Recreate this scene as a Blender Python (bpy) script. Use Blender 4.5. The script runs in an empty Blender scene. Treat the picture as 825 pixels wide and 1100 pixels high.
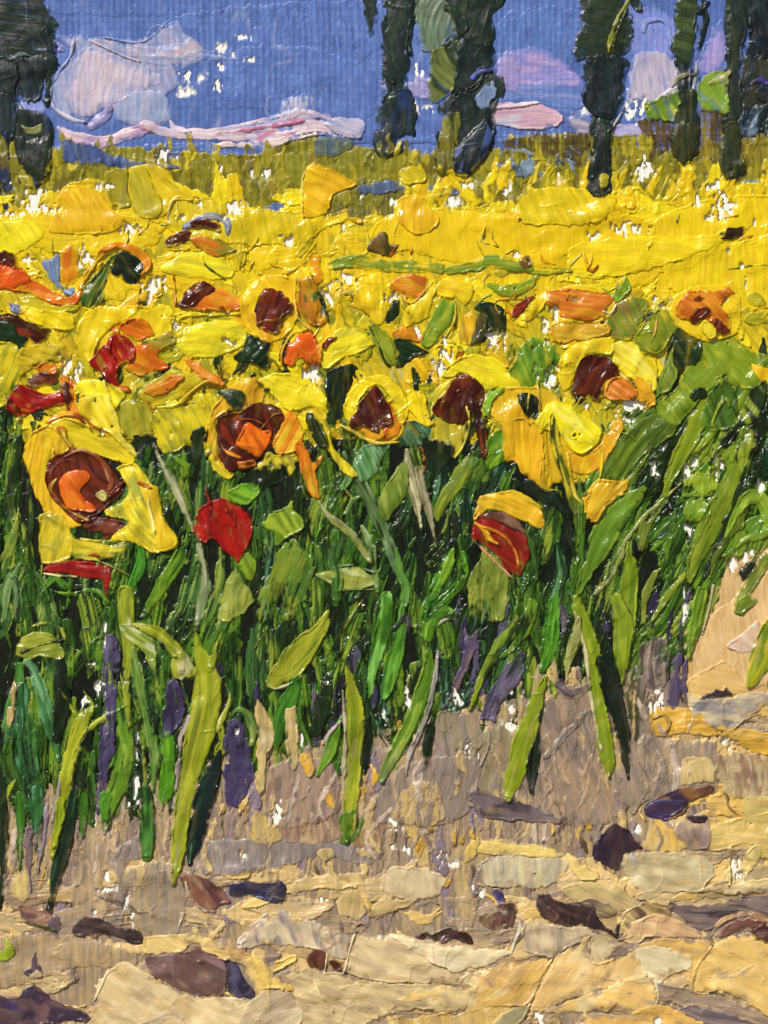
# A close view of an oil painting: thick palette-knife paint standing in relief on a primed canvas.
# 1 photo pixel = 1 mm in the scene. Every dab of paint is real relief laid over the paint below it.
import bpy, math, zlib
import numpy as np
from mathutils import Vector

G = 1.1                       # spacing of the paint mesh (mm)
X0, Y0, X1, Y1 = -130.0, -110.0, 955.0, 1210.0
NX = int((X1 - X0) / G) + 1
NY = int((Y1 - Y0) / G) + 1
U = 0.001
BASE_Z = 1.10
rng = np.random.RandomState(7)
TAB = rng.rand(8, 256, 256)

def vn(x, y, s=0):
    s = int(s)
    t = TAB[s & 7]
    x = x + (s * 37.17) % 251; y = y + (s * 91.73) % 241
    ix = np.floor(x).astype(np.int64); iy = np.floor(y).astype(np.int64)
    fx = x - ix; fy = y - iy
    fx = fx * fx * (3 - 2 * fx); fy = fy * fy * (3 - 2 * fy)
    ix &= 255; iy &= 255; jx = (ix + 1) & 255; jy = (iy + 1) & 255
    return (t[ix, iy] * (1 - fx) + t[jx, iy] * fx) * (1 - fy) + (t[ix, jy] * (1 - fx) + t[jx, jy] * fx) * fy

def sm(a, b, x):
    t = np.clip((x - a) / (b - a), 0, 1)
    return t * t * (3 - 2 * t)

TONE = [1.0, False, False]      # mixing bias of the current passage: strength, whether for all, black-green trees
def lin(h):
    h = h.lstrip('#')
    c = np.array([int(h[i:i + 2], 16) / 255 for i in (0, 2, 4)])
    r, g, b = c
    r, g, b = c = c * (TONE[0] if min(c) > .33 or r > .7 or TONE[1] else 1)
    if TONE[2] and max(c) < .32 and g >= r: c = c * np.array([.9, .95, .95])
    if max(c) < .33: c = c * .78
    if TONE[2]: pass
    elif g > r * .95 and g > b and max(c) < .42: c = c * np.array([1.0, .95, .66])      # dark greens are mixed from black and yellow
    elif g > r > b and g < .72 and g - b > .2: c = c * np.array([.99, .98, .72])        # sap greens
    elif r > .75 and b < .25 and g > .55: c = c * np.array([.985, .99, .8])             # cadmium yellow
    elif r > .45 and g < .2 and b < .2: c = c * np.array([.86, .8, .6])
    elif r > .2 and g < .2 and b < .15 and r < .45: c = c * np.array([1.08, 1.1, .45])     # madder brown
    elif r > .7 and .25 < g < .58 and b < .25: c = c * np.array([.96, 1.0, .6])            # orange
    elif r > g > b > .2 and r - b > .25: c = c * .86 + .14 * max(c) * np.array([1, .96, .9])                   # earths
    elif b > g and r > g and max(c) < .48: c = c * .8 + .2 * c.mean() * np.array([1.02, 1., .95])
    return np.where(c <= 0.04045, c / 12.92, ((c + 0.055) / 1.055) ** 2.4)

def weave(x, y):
    # plain weave: vertical ribs over horizontal threads
    wx = x + 1.6 * (vn(x / 60, y / 45, 3) - .5) + .5 * (vn(x / 9, y / 20, 4) - .5)
    wy = y + 1.6 * (vn(x / 50, y / 60, 5) - .5)
    a = np.cos(wx * 2 * math.pi / 6.4); b = np.cos(wy * 2 * math.pi / 7.6)
    return 0.24 * a + 0.045 * b + 0.03 * a * b + .35 * (vn(x / 3.5, y / 5, 6) - .5)

gx = X0 + np.arange(NX) * G
gy = Y0 + np.arange(NY) * G
GX, GY = np.meshgrid(gx, gy, indexing='ij')
H = weave(GX, GY)                       # relief so far
C = np.ones((NX, NY, 3)) * lin('#e9e6de')  # paint colour so far (fresh paint picks some of it up)
GAP = np.full((NX, NY), -99.0)          # bare canvas the painter left between dabs

# ---------------------------------------------------------------- scene bookkeeping
THINGS = []
class Part:
    def __init__(s, name, thing, parent=None):
        s.name, s.thing, s.parent, s.kids = name, thing, parent, []
        s.v, s.f, s.c, s.t, s.n = [], [], [], [], 0
        s.label = None
class Thing:
    def __init__(s, name, label, cat, group=None, kind=None):
        s.name, s.label, s.cat, s.group, s.kind = name, label, cat, group, kind
        s.parts = []; s.own = Part(name, s)
        THINGS.append(s)

def TH(name, label, cat, group=None): return Thing(name, label, cat, group)
def ST(name, label=None): return Thing(name, label, None, None, 'structure')
def SF(name, label, cat): return Thing(name, label, cat, None, 'stuff')

def getpart(th, name):
    """None: the thing's own mesh; 'petal' a new part; 'petal+' adds to the last part of that name; 'centre/disc' a sub-part."""
    if name is None: return th.own
    join = name.endswith('+'); name = name.rstrip('+')
    if '/' in name:
        a, b = name.split('/')
        pa = [p for p in th.parts if p.name == a][-1]
        if join:
            l = [k for k in pa.kids if k.name == b]
            if l: return l[-1]
        k = Part(b, th, pa); pa.kids.append(k); return k
    if join:
        l = [p for p in th.parts if p.name == name]
        if l: return l[-1]
    p = Part(name, th); th.parts.append(p); return p

# ---------------------------------------------------------------- laying paint
SEED = [100]
TK = .6
def nseed():
    SEED[0] += 1; return SEED[0]

def boxblur(a, r):
    p = np.pad(a, ((r + 1, r), (r + 1, r)), mode='edge')
    c = p.cumsum(0).cumsum(1)
    k = 2 * r + 1
    return (c[k:, k:] - c[:-k, k:] - c[k:, :-k] + c[:-k, :-k]) / (k * k)

def deposit(part, d, u, v, i0, j0, cols, T=2.6, rag=1.2, dry=0.0, rim=.8, pick=.15, soft=0., blend=5.0, tail=None, tpos=None, over=False, streak=1.0, flat=0.6, su=.03, sv=.30, mixc=.5, endlip=None):
    s = nseed()
    if T >= 3.6: blend = min(blend, 3.2)
    smooth = (.4 + .6 * ((s * 7) % 5) / 4) * (.6 if T >= 3.4 else 1)      # some dabs are dragged smooth, some show the bristles
    ni, nj = d.shape
    sl = (slice(i0, i0 + ni), slice(j0, j0 + nj))
    x = GX[sl]; y = GY[sl]
    d = d + rag * ((vn(x / 7, y / 7, s) - .5) * 2.0 + (vn(x / 2.8, y / 2.8, s + 19) - .5) * .6 + (vn(u * .05, v * .4, s + 1) - .5) * 2.2 * sm(.35, .7, vn(x / 24, y / 24, s + 20)))
    wv = (vn(u * su, v * sv, s + 2) * .6 + vn(u * su * 2.3, v * sv * 2.4, s + 3) * .4)
    if dry > 0:
        m = wv * .75 + .25 * vn(x / 3.2, y / 3.2, s + 4) + .10 * (H[sl] - boxblur(H[sl], 4))
        d = np.minimum(d, (m - (.12 + dry * .5)) * 14)
    if tail and tpos is not None:
        m = vn(u * .022, v * .75, s + 30) * .55 + vn(u * .05, v * 1.5, s + 31) * .25 + .2 * vn(x / 3, y / 5, s + 32)
        d = np.minimum(d, (m - (.10 + tail * sm(.35, 1.0, tpos))) * 12)
    if not over:
        d = np.minimum(d, -GAP[sl])
    ins = d > 0
    if ins.sum() < 4: return
    # cells with at least one inside corner
    cell = ins[:-1, :-1] | ins[1:, :-1] | ins[:-1, 1:] | ins[1:, 1:]
    use = np.zeros_like(ins)
    use[:-1, :-1] |= cell; use[1:, :-1] |= cell; use[:-1, 1:] |= cell; use[1:, 1:] |= cell
    gdx, gdy = np.gradient(d, G)
    g2 = gdx ** 2 + gdy ** 2 + .05
    px, py = x.copy(), y.copy()
    out = use & ~ins
    sx = np.clip(-d * gdx / g2, -G * .95, G * .95); sy = np.clip(-d * gdy / g2, -G * .95, G * .95)
    px[out] += sx[out]; py[out] += sy[out]
    Hl = H[sl]
    hb = boxblur(Hl, 4 if T > 1.6 else 2)
    keep = .75 if T < 1.6 else .25
    base = hb + keep * (Hl - hb)
    dd = np.maximum(d, 0)
    T = T * TK
    prof = 1 - np.exp(-(dd + .25) / .8)
    sd = min(T, 4.0) * .26 * streak
    r = T * rim * 1.15 * np.exp(-((dd - 1.4) / .85) ** 2) * (.05 + 1.3 * sm(.42, .75, vn(x / 17, y / 17, s + 5)))
    # wrinkles pulled up by the knife
    cn = vn(x / 26 + .3 * u * .02, y / 26, s + 6)
    wr = np.exp(-((cn - .5) / .022) ** 2) * sm(.5, .8, vn(x / 34, y / 34, s + 7)) * T * .38
    h = T * (flat + (1 - flat) * 2 * vn(x / 16, y / 16, s + 8)) * (0.7 + .3 * sm(0, 8, dd)) + r + wr
    sd = sd * smooth
    h = h + sd * 2.2 * (wv - .5) + sd * .7 * (vn(u * .08, v * .9, s + 9) - .5)
    if endlip is not None:
        h = h + T * .9 * endlip * (.4 + vn(x / 6, y / 6, s + 10))
    if soft == 0 and blend > 0:
        wet = sm(.50, .72, vn(x / 15, y / 15, s + 24)) * blend
        al = sm(0, 1, (dd + .25 + (vn(x / 4, y / 4, s + 25) - .5) * wet * .9 + (wv - .5) * wet * .8) / (wet + .35))
        h = h * (.35 + .65 * al)
    elif soft > 0:
        al = sm(0, 1, (dd + (wv - .5) * soft * .8 + (vn(x / 5, y / 5, s + 21) - .5) * soft * .6) / soft)
        h = h * (.25 + .75 * al)
    hh = np.maximum(base + h * prof, Hl + (.45 if soft == 0 else .25) * prof)
    hz = hh.copy()
    hz[out] = Hl[out] - .35
    # colour: pigment streaks dragged along the stroke, plus what the knife picked up
    cs = [lin(c) for c in cols]
    if max(cs[0]) < .13: pick = min(pick, .03)
    col = np.ones(d.shape + (3,)) * cs[0]
    if len(cs) > 1:
        a = sm(.38, .68, wv + (mixc - .5) * .5)[..., None] * .9
        col = col * (1 - a) + cs[1] * a
    if len(cs) > 2:
        a = sm(.55, .72, vn(u * su * 1.4, v * sv * .9, s + 11) * .65 + .35 * vn(x / 18, y / 18, s + 12))[..., None]
        col = col * (1 - a) + cs[2] * a
    if len(cs) > 3:
        a = sm(.60, .74, vn(u * su * 2, v * sv * 1.4, s + 13) * .7 + .3 * vn(x / 9, y / 9, s + 14))[..., None]
        col = col * (1 - a) + cs[3] * a
    if pick > 0:
        a = (pick * 2.2 * sm(.58, .85, vn(u * su * 1.8, v * sv * 1.2, s + 15)))[..., None]
        col = col * (1 - a) + C[sl] * a
    # the knife drags a line of the other colour along each wrinkle, and the rim takes colour from below
    a = np.clip(np.exp(-((cn - .5) / .03) ** 2) * sm(.5, .75, vn(x / 34, y / 34, s + 7)), 0, 1)[..., None] * .45
    col = col * (1 - a) + (cs[-1] * .6 + C[sl] * .4) * a
    a = (np.exp(-((dd - .4) / .8) ** 2) * sm(.5, .8, vn(x / 12, y / 12, s + 22)))[..., None] * .35
    col = col * (1 - a) + C[sl] * a
    if soft > 0 or blend > 0: col = C[sl] * (1 - al[..., None]) + col * al[..., None]
    val = 1 + .17 * smooth * (vn(u * .04, v * .8, s + 16) - .5) + .12 * (vn(x / 22, y / 22, s + 17) - .5)
    col = np.clip(col * val[..., None], 0, 1)
    idx = np.full(d.shape, -1, np.int64)
    n = int(use.sum()); idx[use] = np.arange(n)
    a = idx[:-1, :-1][cell]; b = idx[1:, :-1][cell]; c_ = idx[1:, 1:][cell]; e = idx[:-1, 1:][cell]
    part.v.append(np.stack([px[use], py[use], hz[use]], 1))
    part.f.append(np.stack([a, b, c_, e], 1) + part.n)
    part.c.append(col[use]); part.t.append(np.stack([u[use], v[use] + s * 3.7], 1))
    part.n += n
    H[sl] = np.where(ins, np.maximum(hh, Hl), Hl)
    C[sl] = np.where(ins[..., None], col, C[sl])

TILE = [0.0, 0.0, 1.0]
TL = {'1a': (0, 0), '1b': (270, 0), '1c': (545, 0), '2a': (0, 220), '2b': (270, 220), '2c': (545, 220), '3a': (0, 430), '3b': (270, 430),
      '3c': (545, 430), '4a': (0, 650), '4b': (270, 650), '4c': (545, 650), '5a': (0, 870), '5b': (270, 870), '5c': (545, 870)}
def t(k):
    if k == '0': TILE[:] = [0, 0, 1.0]
    elif k == '6': TILE[:] = [210, 400, 5.156]
    else: TILE[:] = [TL[k][0], TL[k][1], 825 / 280]
def pts(s, w=False):
    o = []
    for q in s.split():
        n = [float(z) for z in q.split(',')]
        p = [n[0] / TILE[2] + TILE[0], n[1] / TILE[2] + TILE[1]]
        if w: p.append(n[2] / TILE[2])
        o.append(p)
    return np.array(o)

def cr(P, closed, k=5):
    n = len(P)
    if n < 3: 
        tt = np.linspace(0, 1, 7)[:, None]
        return P[0] * (1 - tt) + P[-1] * tt
    o = []
    for i in range(n if closed else n - 1):
        if closed: a, b, c, e = P[(i - 1) % n], P[i], P[(i + 1) % n], P[(i + 2) % n]
        else: a, b, c, e = P[max(i - 1, 0)], P[i], P[i + 1], P[min(i + 2, n - 1)]
        for q in range(k):
            tt = q / k
            o.append(.5 * ((2 * b) + (c - a) * tt + (2 * a - 5 * b + 4 * c - e) * tt ** 2 + (3 * b - a - 3 * c + e) * tt ** 3))
    if not closed: o.append(P[-1])
    return np.array(o)

def window(lo, hi, m=4):
    i0 = max(int((lo[0] - m - X0) / G), 0); i1 = min(int((hi[0] + m - X0) / G) + 2, NX)
    j0 = max(int((lo[1] - m - Y0) / G), 0); j1 = min(int((hi[1] + m - Y0) / G) + 2, NY)
    return i0, i1, j0, j1

def polysdf(P, i0, i1, j0, j1):
    x = GX[i0:i1, j0:j1]; y = GY[i0:i1, j0:j1]
    best = np.full(x.shape, 1e9); inside = np.zeros(x.shape, bool)
    Q = np.roll(P, -1, 0)
    for (ax, ay), (bx, by) in zip(P, Q):
        ex, ey = bx - ax, by - ay
        L = ex * ex + ey * ey + 1e-9
        tt = np.clip(((x - ax) * ex + (y - ay) * ey) / L, 0, 1)
        best = np.minimum(best, (x - ax - tt * ex) ** 2 + (y - ay - tt * ey) ** 2)
        if ay != by:
            cnd = (ay > y) != (by > y)
            inside ^= cnd & (x < (bx - ax) * (y - ay) / (by - ay) + ax)
    return np.where(inside, 1, -1) * np.sqrt(best)

def B(th, part, s, cols, ang=90, bend=0, **k):
    """A dab with a traced outline; ang is the direction the knife or brush was dragged (0 along x, 90 down)."""
    P = pts(s) if isinstance(s, str) else s
    P = cr(P, True, 4)
    i0, i1, j0, j1 = window(P.min(0), P.max(0))
    if i1 - i0 < 3 or j1 - j0 < 3: return
    d = polysdf(P, i0, i1, j0, j1)
    x = GX[i0:i1, j0:j1]; y = GY[i0:i1, j0:j1]
    a = math.radians(ang); ca, sa = math.cos(a), math.sin(a)
    cx, cy = P.mean(0)
    s0 = SEED[0]
    u = (x - cx) * ca + (y - cy) * sa; v = -(x - cx) * sa + (y - cy) * ca
    v = v + bend * u * u * .01 + 12 * (vn(x / 60, y / 60, s0) - .5)
    if isinstance(cols, str): cols = cols.split()
    if k.get('tail'): k['tpos'] = (u - u[d > 0].min()) / max(np.ptp(u[d > 0]), 1) if (d > 0).any() else None
    deposit(getpart(th, part), d, u, v, i0, j0, cols, **k)

def S(th, part, s, cols, **k):
    """A stroke along a path; the third number is the half width."""
    P = pts(s, True) if isinstance(s, str) else s
    P = cr(P, False, 4)
    w = np.maximum(P[:, 2], .4)
    m = w.max() + 1
    i0, i1, j0, j1 = window((P[:, :2] - m).min(0), (P[:, :2] + m).max(0))
    if i1 - i0 < 3 or j1 - j0 < 3: return
    x = GX[i0:i1, j0:j1]; y = GY[i0:i1, j0:j1]
    best = np.full(x.shape, 1e9); u = np.zeros(x.shape); v = np.zeros(x.shape); ww = np.ones(x.shape)
    acc = 0.0
    for q in range(len(P) - 1):
        ax, ay = P[q, :2]; bx, by = P[q + 1, :2]
        ex, ey = bx - ax, by - ay
        L = math.hypot(ex, ey) + 1e-6
        tt = np.clip(((x - ax) * ex + (y - ay) * ey) / L / L, 0, 1)
        dx, dy = x - ax - tt * ex, y - ay - tt * ey
        r2 = dx * dx + dy * dy
        wl = w[q] * (1 - tt) + w[q + 1] * tt
        sc = np.sqrt(r2) - wl
        c = sc < best
        best = np.where(c, sc, best); u = np.where(c, acc + tt * L, u)
        v = np.where(c, (ex * (y - ay) - ey * (x - ax)) / L, v); ww = np.where(c, wl, ww)
        acc += L
    if isinstance(cols, str): cols = cols.split()
    lip = np.exp(-((acc - u - 2.5) / 2.2) ** 2)
    if 'tail' not in k and acc > 30 and k.get('T', 2.6) < 3.3 and SEED[0] % 3: k['tail'] = .18 + .05 * (SEED[0] % 4)
    if k.get('tail') and SEED[0] % 2: lip = lip * 0
    deposit(getpart(th, part), -best, u, v, i0, j0, cols, endlip=lip, tpos=u / max(acc, 1), **k)

def gap(s, r=None):
    """bare canvas: a list of ragged spots x,y,rx,ry"""
    for q in s.split():
        n = [float(z) for z in q.split(',')]
        cx, cy = n[0] / TILE[2] + TILE[0], n[1] / TILE[2] + TILE[1]
        rx, ry = n[2] / TILE[2], n[3] / TILE[2]
        i0, i1, j0, j1 = window((cx - rx * 1.5, cy - ry * 1.5), (cx + rx * 1.5, cy + ry * 1.5))
        x = GX[i0:i1, j0:j1]; y = GY[i0:i1, j0:j1]
        e = 1 - np.sqrt(((x - cx) / rx) ** 2 + ((y - cy) / ry) ** 2)
        sd = nseed()
        m = min(max(min(rx, ry), 3.), 8.)
        g = e * m + 2.1 * m * (vn(x / 2.6, y / 6.0, sd) - .5) + 1.0 * m * (vn(x / 1.8, y / 2.6, sd + 1) - .5) - .48 * m
        GAP[i0:i1, j0:j1] = np.maximum(GAP[i0:i1, j0:j1], g)

def fill(th, part, n, reg, ln, wd, ang, pals, seed, jit=12, curve=.15, **k):
    """Many loose strokes over a region. reg(x,y) -> probability; ang may be a function of x,y."""
    R = np.random.RandomState(seed)
    lo, hi = reg['box'][:2], reg['box'][2:]
    f = reg.get('f')
    k0 = dict(k)
    for _ in range(n):
        x = R.uniform(lo[0], hi[0]); y = R.uniform(lo[1], hi[1])
        if f is not None and R.rand() > f(x, y): continue
        a = ang(x, y) if callable(ang) else ang
        a = math.radians(a + R.normal() * jit)
        L = R.uniform(*ln); w = R.uniform(*wd)
        dx, dy = math.cos(a) * L / 2, math.sin(a) * L / 2
        c = R.normal() * curve * L
        nx, ny = -math.sin(a) * c, math.cos(a) * c
        tip = R.uniform(.15, .8)
        P = np.array([[x - dx, y - dy, w * R.uniform(.2, .7)], [x + nx * .7 - dx * .3, y + ny * .7 - dy * .3, w], [x + nx + dx * .3, y + ny + dy * .3, w * .95], [x + dx, y + dy, w * tip]])
        pal = pals[R.randint(len(pals))]
        if 'T' in k: k0['T'] = k['T'] * R.uniform(.6, 1.35)
        S(th, part, P, pal, **k0)
# ================================================================ bare canvas between the dabs
t('1a'); gap('700,152,22,12 770,120,20,10 790,190,22,8 735,175,14,12 700,208,10,14 690,275,12,20 590,240,18,14 600,290,14,10 570,290,8,10 510,490,24,30 548,495,12,10 112,632,34,38 330,590,34,10 700,540,8,14 745,655,34,14 715,552,6,6 35,578,10,10 628,645,14,10 640,245,14,8')
t('1b'); gap('524,222,8,18 540,235,6,12 55,548,20,9 692,585,24,12 640,638,22,14 815,605,16,18 443,636,12,12 520,340,6,16 555,342,8,6 575,350,5,12 2,545,6,10')
t('1c'); gap('405,345,36,30 380,375,14,16 163,568,8,14 433,540,28,32 650,590,22,26 672,630,18,40 8,600,10,14 700,545,8,8 240,350,8,14 700,648,20,8 600,640,12,20')
t('2a'); gap('418,78,34,16 272,170,18,40 490,258,48,28 470,300,12,24 215,512,30,36 130,12,46,16 575,40,30,10 752,18,30,18 556,390,12,22 728,436,22,12 20,30,20,8 240,550,10,14 90,175,20,12 705,40,14,10')
t('2b'); gap('110,112,26,14 303,236,30,20 245,292,16,38 448,294,30,14 523,398,20,20 612,462,22,44 600,520,10,30 765,436,32,28 190,535,24,32 572,535,8,30 630,3,12,6 610,430,8,10 225,340,8,26')
t('2c'); gap('375,74,52,18 275,103,18,14 672,28,28,20 640,40,14,10 468,292,8,22 480,320,16,8 122,398,16,32 97,530,18,22 140,548,20,26 155,515,10,14 396,638,38,14 30,160,14,8 210,300,10,6 150,345,12,22 755,245,5,24 690,300,5,10 700,145,6,10 350,665,14,6 450,145,6,30')
t('3c'); gap('463,212,14,40 568,230,14,34 592,195,12,18 660,212,20,36 805,275,26,20 514,345,8,26 537,350,6,24 575,420,14,34 718,518,18,26 745,500,16,22 560,640,10,40 770,480,8,10 400,18,34,12 380,60,16,10')
t('4a'); gap('332,60,6,20 330,110,5,40 315,275,18,30 265,310,12,20 290,185,16,5 432,400,7,22 432,450,6,60 432,560,10,50 432,625,12,14 410,630,8,12 310,240,8,30 700,310,8,10 750,400,7,16')
t('4b'); gap('415,345,12,22 422,378,12,14 495,290,9,34 655,300,30,30 640,325,20,10 690,460,26,24 716,470,12,18 815,382,20,14 85,645,18,24 160,430,6,26 70,665,10,8')
t('4c'); gap('480,300,16,28 455,325,12,22 475,270,10,12 690,425,30,16 640,420,16,8 705,450,22,12 12,375,14,22 20,330,14,10 15,270,20,8 45,270,8,8 560,20,10,30 770,690,8,4')
t('5a'); gap('338,215,12,26 345,250,30,10 402,285,10,26 770,145,10,12 420,340,8,18 300,30,12,14 295,320,10,8')
t('5b'); gap('605,165,20,24 640,175,24,8 480,127,10,10 497,130,6,8 445,120,8,12 448,35,12,12 700,245,16,12 725,265,12,12 75,20,18,20 515,157,8,5 600,130,6,5 220,285,16,6 455,60,16,6')
t('5c'); gap('712,195,12,30 735,175,10,30 733,210,12,14 95,655,22,16 410,60,8,10 480,670,10,10 105,680,22,8')
t('0'); 
R0 = np.random.RandomState(3)
for _ in range(60):      # pinholes where the yellow and green paint skipped over the weave
    x = R0.uniform(-120, 940); y = R0.uniform(190, 520); r = R0.uniform(.8, 2.3)
    gap('%.1f,%.1f,%.1f,%.1f' % (x, y, r * .9, r * R0.uniform(1, 2.2)))

# ================================================================ sky, hills, fields, ground: the thin first layers
TONE[:] = [1.06, True, False]
sky = ST('sky'); hills = ST('hills'); field = ST('field'); ground = ST('ground')
t('0')
B(sky, None, '-128,-108 300,-108 700,-108 953,-108 953,60 953,190 700,185 412,185 100,190 -128,185', '#5068a6 #485f9c #5a73b0', ang=90, T=.9, rag=.5, rim=.3, su=.05, sv=.16, pick=0, streak=.8)
for s, c in (('-40,-40 200,-60 350,-30 300,10 60,14', '#5a72b0 #4c65a6'), ('180,20 400,0 400,60 260,110 170,70', '#4c66a8 #5a74b2'), ('230,60 330,50 400,90 390,128 290,118 220,112', '#5a70aa #4c65a4'),
             ('540,0 640,-20 660,60 560,74 530,40', '#4c68aa #5a76b2'), ('535,18 620,10 630,64 560,70', '#425e9e #5571ae')):
    B(sky, None, s, c, ang=88, soft=14, T=.8, rag=3, rim=.3, dry=.25, pick=0)
B(sky, None, '535,62 575,50 610,68 626,96 560,98 530,96', '#8f86bf #7f80bd #a58fc0', ang=5, T=.9, soft=7, rag=2, rim=.3)
B(sky, None, '540,96 580,86 626,96 626,118 560,112 535,110', '#5f78b4 #7d86bd #6e7fb8', ang=5, T=.9, soft=7, rag=2, rim=.3)
B(sky, None, '672,14 700,8 726,20 728,60 700,64 676,60', '#6c80c0 #7f86c4', ang=88, T=1, soft=7, rag=2, rim=.5)
B(sky, None, '750,62 776,20 780,60 768,80 750,80', '#8d84bf #9d8fc2', ang=100, T=1, soft=7, rag=2, rim=.4)
B(sky, None, '800,60 860,50 900,70 900,130 800,110', '#7f84bd #6277b5', ang=10, T=.9, soft=7, rag=2, rim=.4)
t('1a')
B(sky, None, '60,330 100,300 142,330 132,392 95,420 66,395', '#8f95cc #7f8ac4', ang=80, T=1.2, rag=2)
t('0')
TONE[:] = [1.0, False, False]
# blue hills behind the field
S(hills, None, '-120,178,10 -40,172,14 20,178,10 66,166,9 96,162,8 136,174,6 182,180,3', '#3e4f7c #55689a #6f84a8', T=1.4, rim=.6)
S(hills, None, '160,160,6 230,160,7 282,164,5 330,152,5 400,150,5 560,150,5 700,150,6 940,150,9', '#4a64a4 #5a76b4', T=1.2, rim=.5)
# the far field: olive underlayer
B(field, None, '-128,176 -60,160 4,146 60,160 64,142 90,150 150,158 200,162 270,166 300,152 345,146 400,160 545,160 548,146 590,144 640,142 690,144 700,160 953,150 953,330 500,340 -128,340',
  '#7c7616 #8c8418 #68641a #a0921a', ang=90, T=1.2, rag=2, rim=.4, su=.05, sv=.22, pick=0)
for s, c in (('545,146 640,140 648,160 630,182 585,170 545,164', '#4d3d1f #5b4a20'), ('684,130 720,126 726,166 704,178 688,160', '#4a3a1e #5f4a1e'), ('750,120 782,124 782,188 754,190', '#6e5a1c #4a3b1c #8f7a18'),
             ('655,150 700,148 696,178 684,196 662,194', '#968a18 #a79b1a'), ('795,140 830,128 950,130 950,180 800,190', '#8d8020 #5c4c1e'),
             ('335,196 360,176 400,182 430,196 420,214 350,224', '#6c681c #8b8420'), ('290,170 340,160 410,162 440,178 400,200 310,200', '#8b871c #7a761a'), ('380,198 420,192 440,200 436,236 400,238 350,230', '#5f5a30 #7a7320')):
    B(field, None, s, c, ang=88, soft=5, T=1.1, rag=3, rim=.5, dry=.1)
# ground underlayer
B(ground, None, '-128,800 100,780 300,770 500,740 640,700 735,640 760,580 830,560 953,520 953,900 953,1208 400,1208 -128,1208', '#94806c #8a7868 #a58f6c #b09560', ang=89, T=1.1, rag=3, rim=.3, su=.03, sv=.3, pick=0)
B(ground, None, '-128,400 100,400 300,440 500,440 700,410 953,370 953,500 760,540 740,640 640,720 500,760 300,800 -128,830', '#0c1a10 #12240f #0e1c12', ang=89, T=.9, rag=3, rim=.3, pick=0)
B(ground, None, '735,640 752,560 800,540 953,500 953,760 800,770 735,750', '#c9a468 #d3b074 #c59a58', ang=85, T=1.6, rag=2, rim=.5, pick=0)

# ================================================================ clouds
cl = TH('cloud', 'large lilac grey cloud beside the tree at the left edge', 'cloud')
t('1a')
B(cl, None, '165,118 235,112 330,116 440,128 520,78 560,66 600,110 640,136 646,190 570,215 592,262 545,290 530,330 548,384 480,402 400,398 330,345 290,378 250,388 180,362 148,310 165,240 230,170', '#9ca3c6 #a9a3c2 #8492bd', ang=75, soft=7, T=1.2, rag=2)
B(cl, None, '208,310 222,250 240,170 310,146 380,180 460,210 515,256 440,292 360,332 300,372 240,366', '#c3b3c6 #c9bcc8 #b4acc8', ang=100, soft=11, T=1.4, rag=1.5)
B(cl, None, '296,120 440,148 560,140 610,120 642,150 640,182 560,206 480,200 380,166', '#c3b3bb #b9a6b6 #8f9fc6', ang=8, soft=8, T=1.6, rag=2)
B(cl, None, '360,330 430,290 520,290 540,340 545,384 480,400 420,400 365,380', '#8c9ac0 #a6a8c4', ang=95, soft=5, T=1.4, rag=1.5)
S(cl, None, '235,118,5 222,180,6 180,240,6 162,290,5 170,340,6 220,375,7 275,388,8', '#d8d2e0 #b9b3cf #8f9bc6', T=3.4, rag=1)
S(cl, None, '285,128,4 350,160,4 420,190,4 480,205,3', '#c9b8c4', T=3, rag=.6)
S(cl, None, '330,120,4 430,135,6 480,118,4 520,82,2', '#b9b4cd #8f9bc6', T=3, rag=.6)
S(cl, None, '575,200,26 640,175,22 700,182,10 760,186,5 830,180,4', '#a3adcf #8e9dcb', soft=6, T=1.4, dry=.3, rag=2)
S(cl, None, '180,125,8 170,150,14 200,160,10', '#9d93c8', T=2, rag=2)
S(cl, None, '290,400,16 330,370,20 350,345,10', '#9088bd #a79cc4', T=2.6, rag=1)
cp = TH('cloud', 'long pink and white streak of cloud lying low over the hills', 'cloud')
S(cp, None, '185,405,8 230,430,18 290,450,24 330,450,18 400,425,22 480,405,16', '#cfafbd #d9c3cb #b292b8', T=2.4, rag=1.5)
S(cp, None, '460,400,16 540,420,16 620,425,20 700,425,22 800,415,34 910,395,40 1010,385,34 1080,402,22 1130,412,14', '#d7c6cf #c9aebc #9fa6cc #c385a2', T=2.2, rag=1.2, su=.02, sv=.22)
S(cp, None, '690,460,8 790,460,12 880,448,14 960,428,12 1020,422,10 1100,438,5', '#e4d6d2 #d8c4c4', T=3, rag=1)
S(cp, None, '690,420,5 780,412,6 880,398,8 960,385,6', '#c47f9f #b56a90', T=1.6, rag=1)
S(cp, None, '540,385,4 560,410,12 600,418,8', '#d5c6d2', T=2, rag=1)
t('1b')
B(cp, None, '90,330 130,300 190,300 205,345 215,378 180,365 110,380 85,362', '#a9b0cc #c4bccd', ang=95, soft=7, T=1.5, rag=2, dry=.15)
B(cp, None, '215,360 260,370 330,372 362,395 350,435 320,440 270,425 235,400', '#8f9fc9 #c7b7c7 #d4bfc8', ang=20, T=3, rag=1)
c3 = TH('cloud', 'small pink cloud end showing between two dark trees over the brown bank', 'cloud')
t('1c')
B(c3, None, '-70,345 -10,325 80,322 130,342 178,362 160,400 90,412 40,412 -30,400 -80,385', '#cfa9b6 #b98fae #c9c0d2', ang=5, T=2.4, rag=1.3)
S(c3, None, '-70,345,7 0,338,9 60,330,7 100,326,3', '#e3d8d8 #cfc0cc', T=2.6, rag=1)
B(c3, None, '180,385 200,360 240,372 310,382 335,402 290,425 220,425', '#b3a7bb #8f87a3 #6f6a80', ang=10, T=2.6, rag=2)
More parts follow.
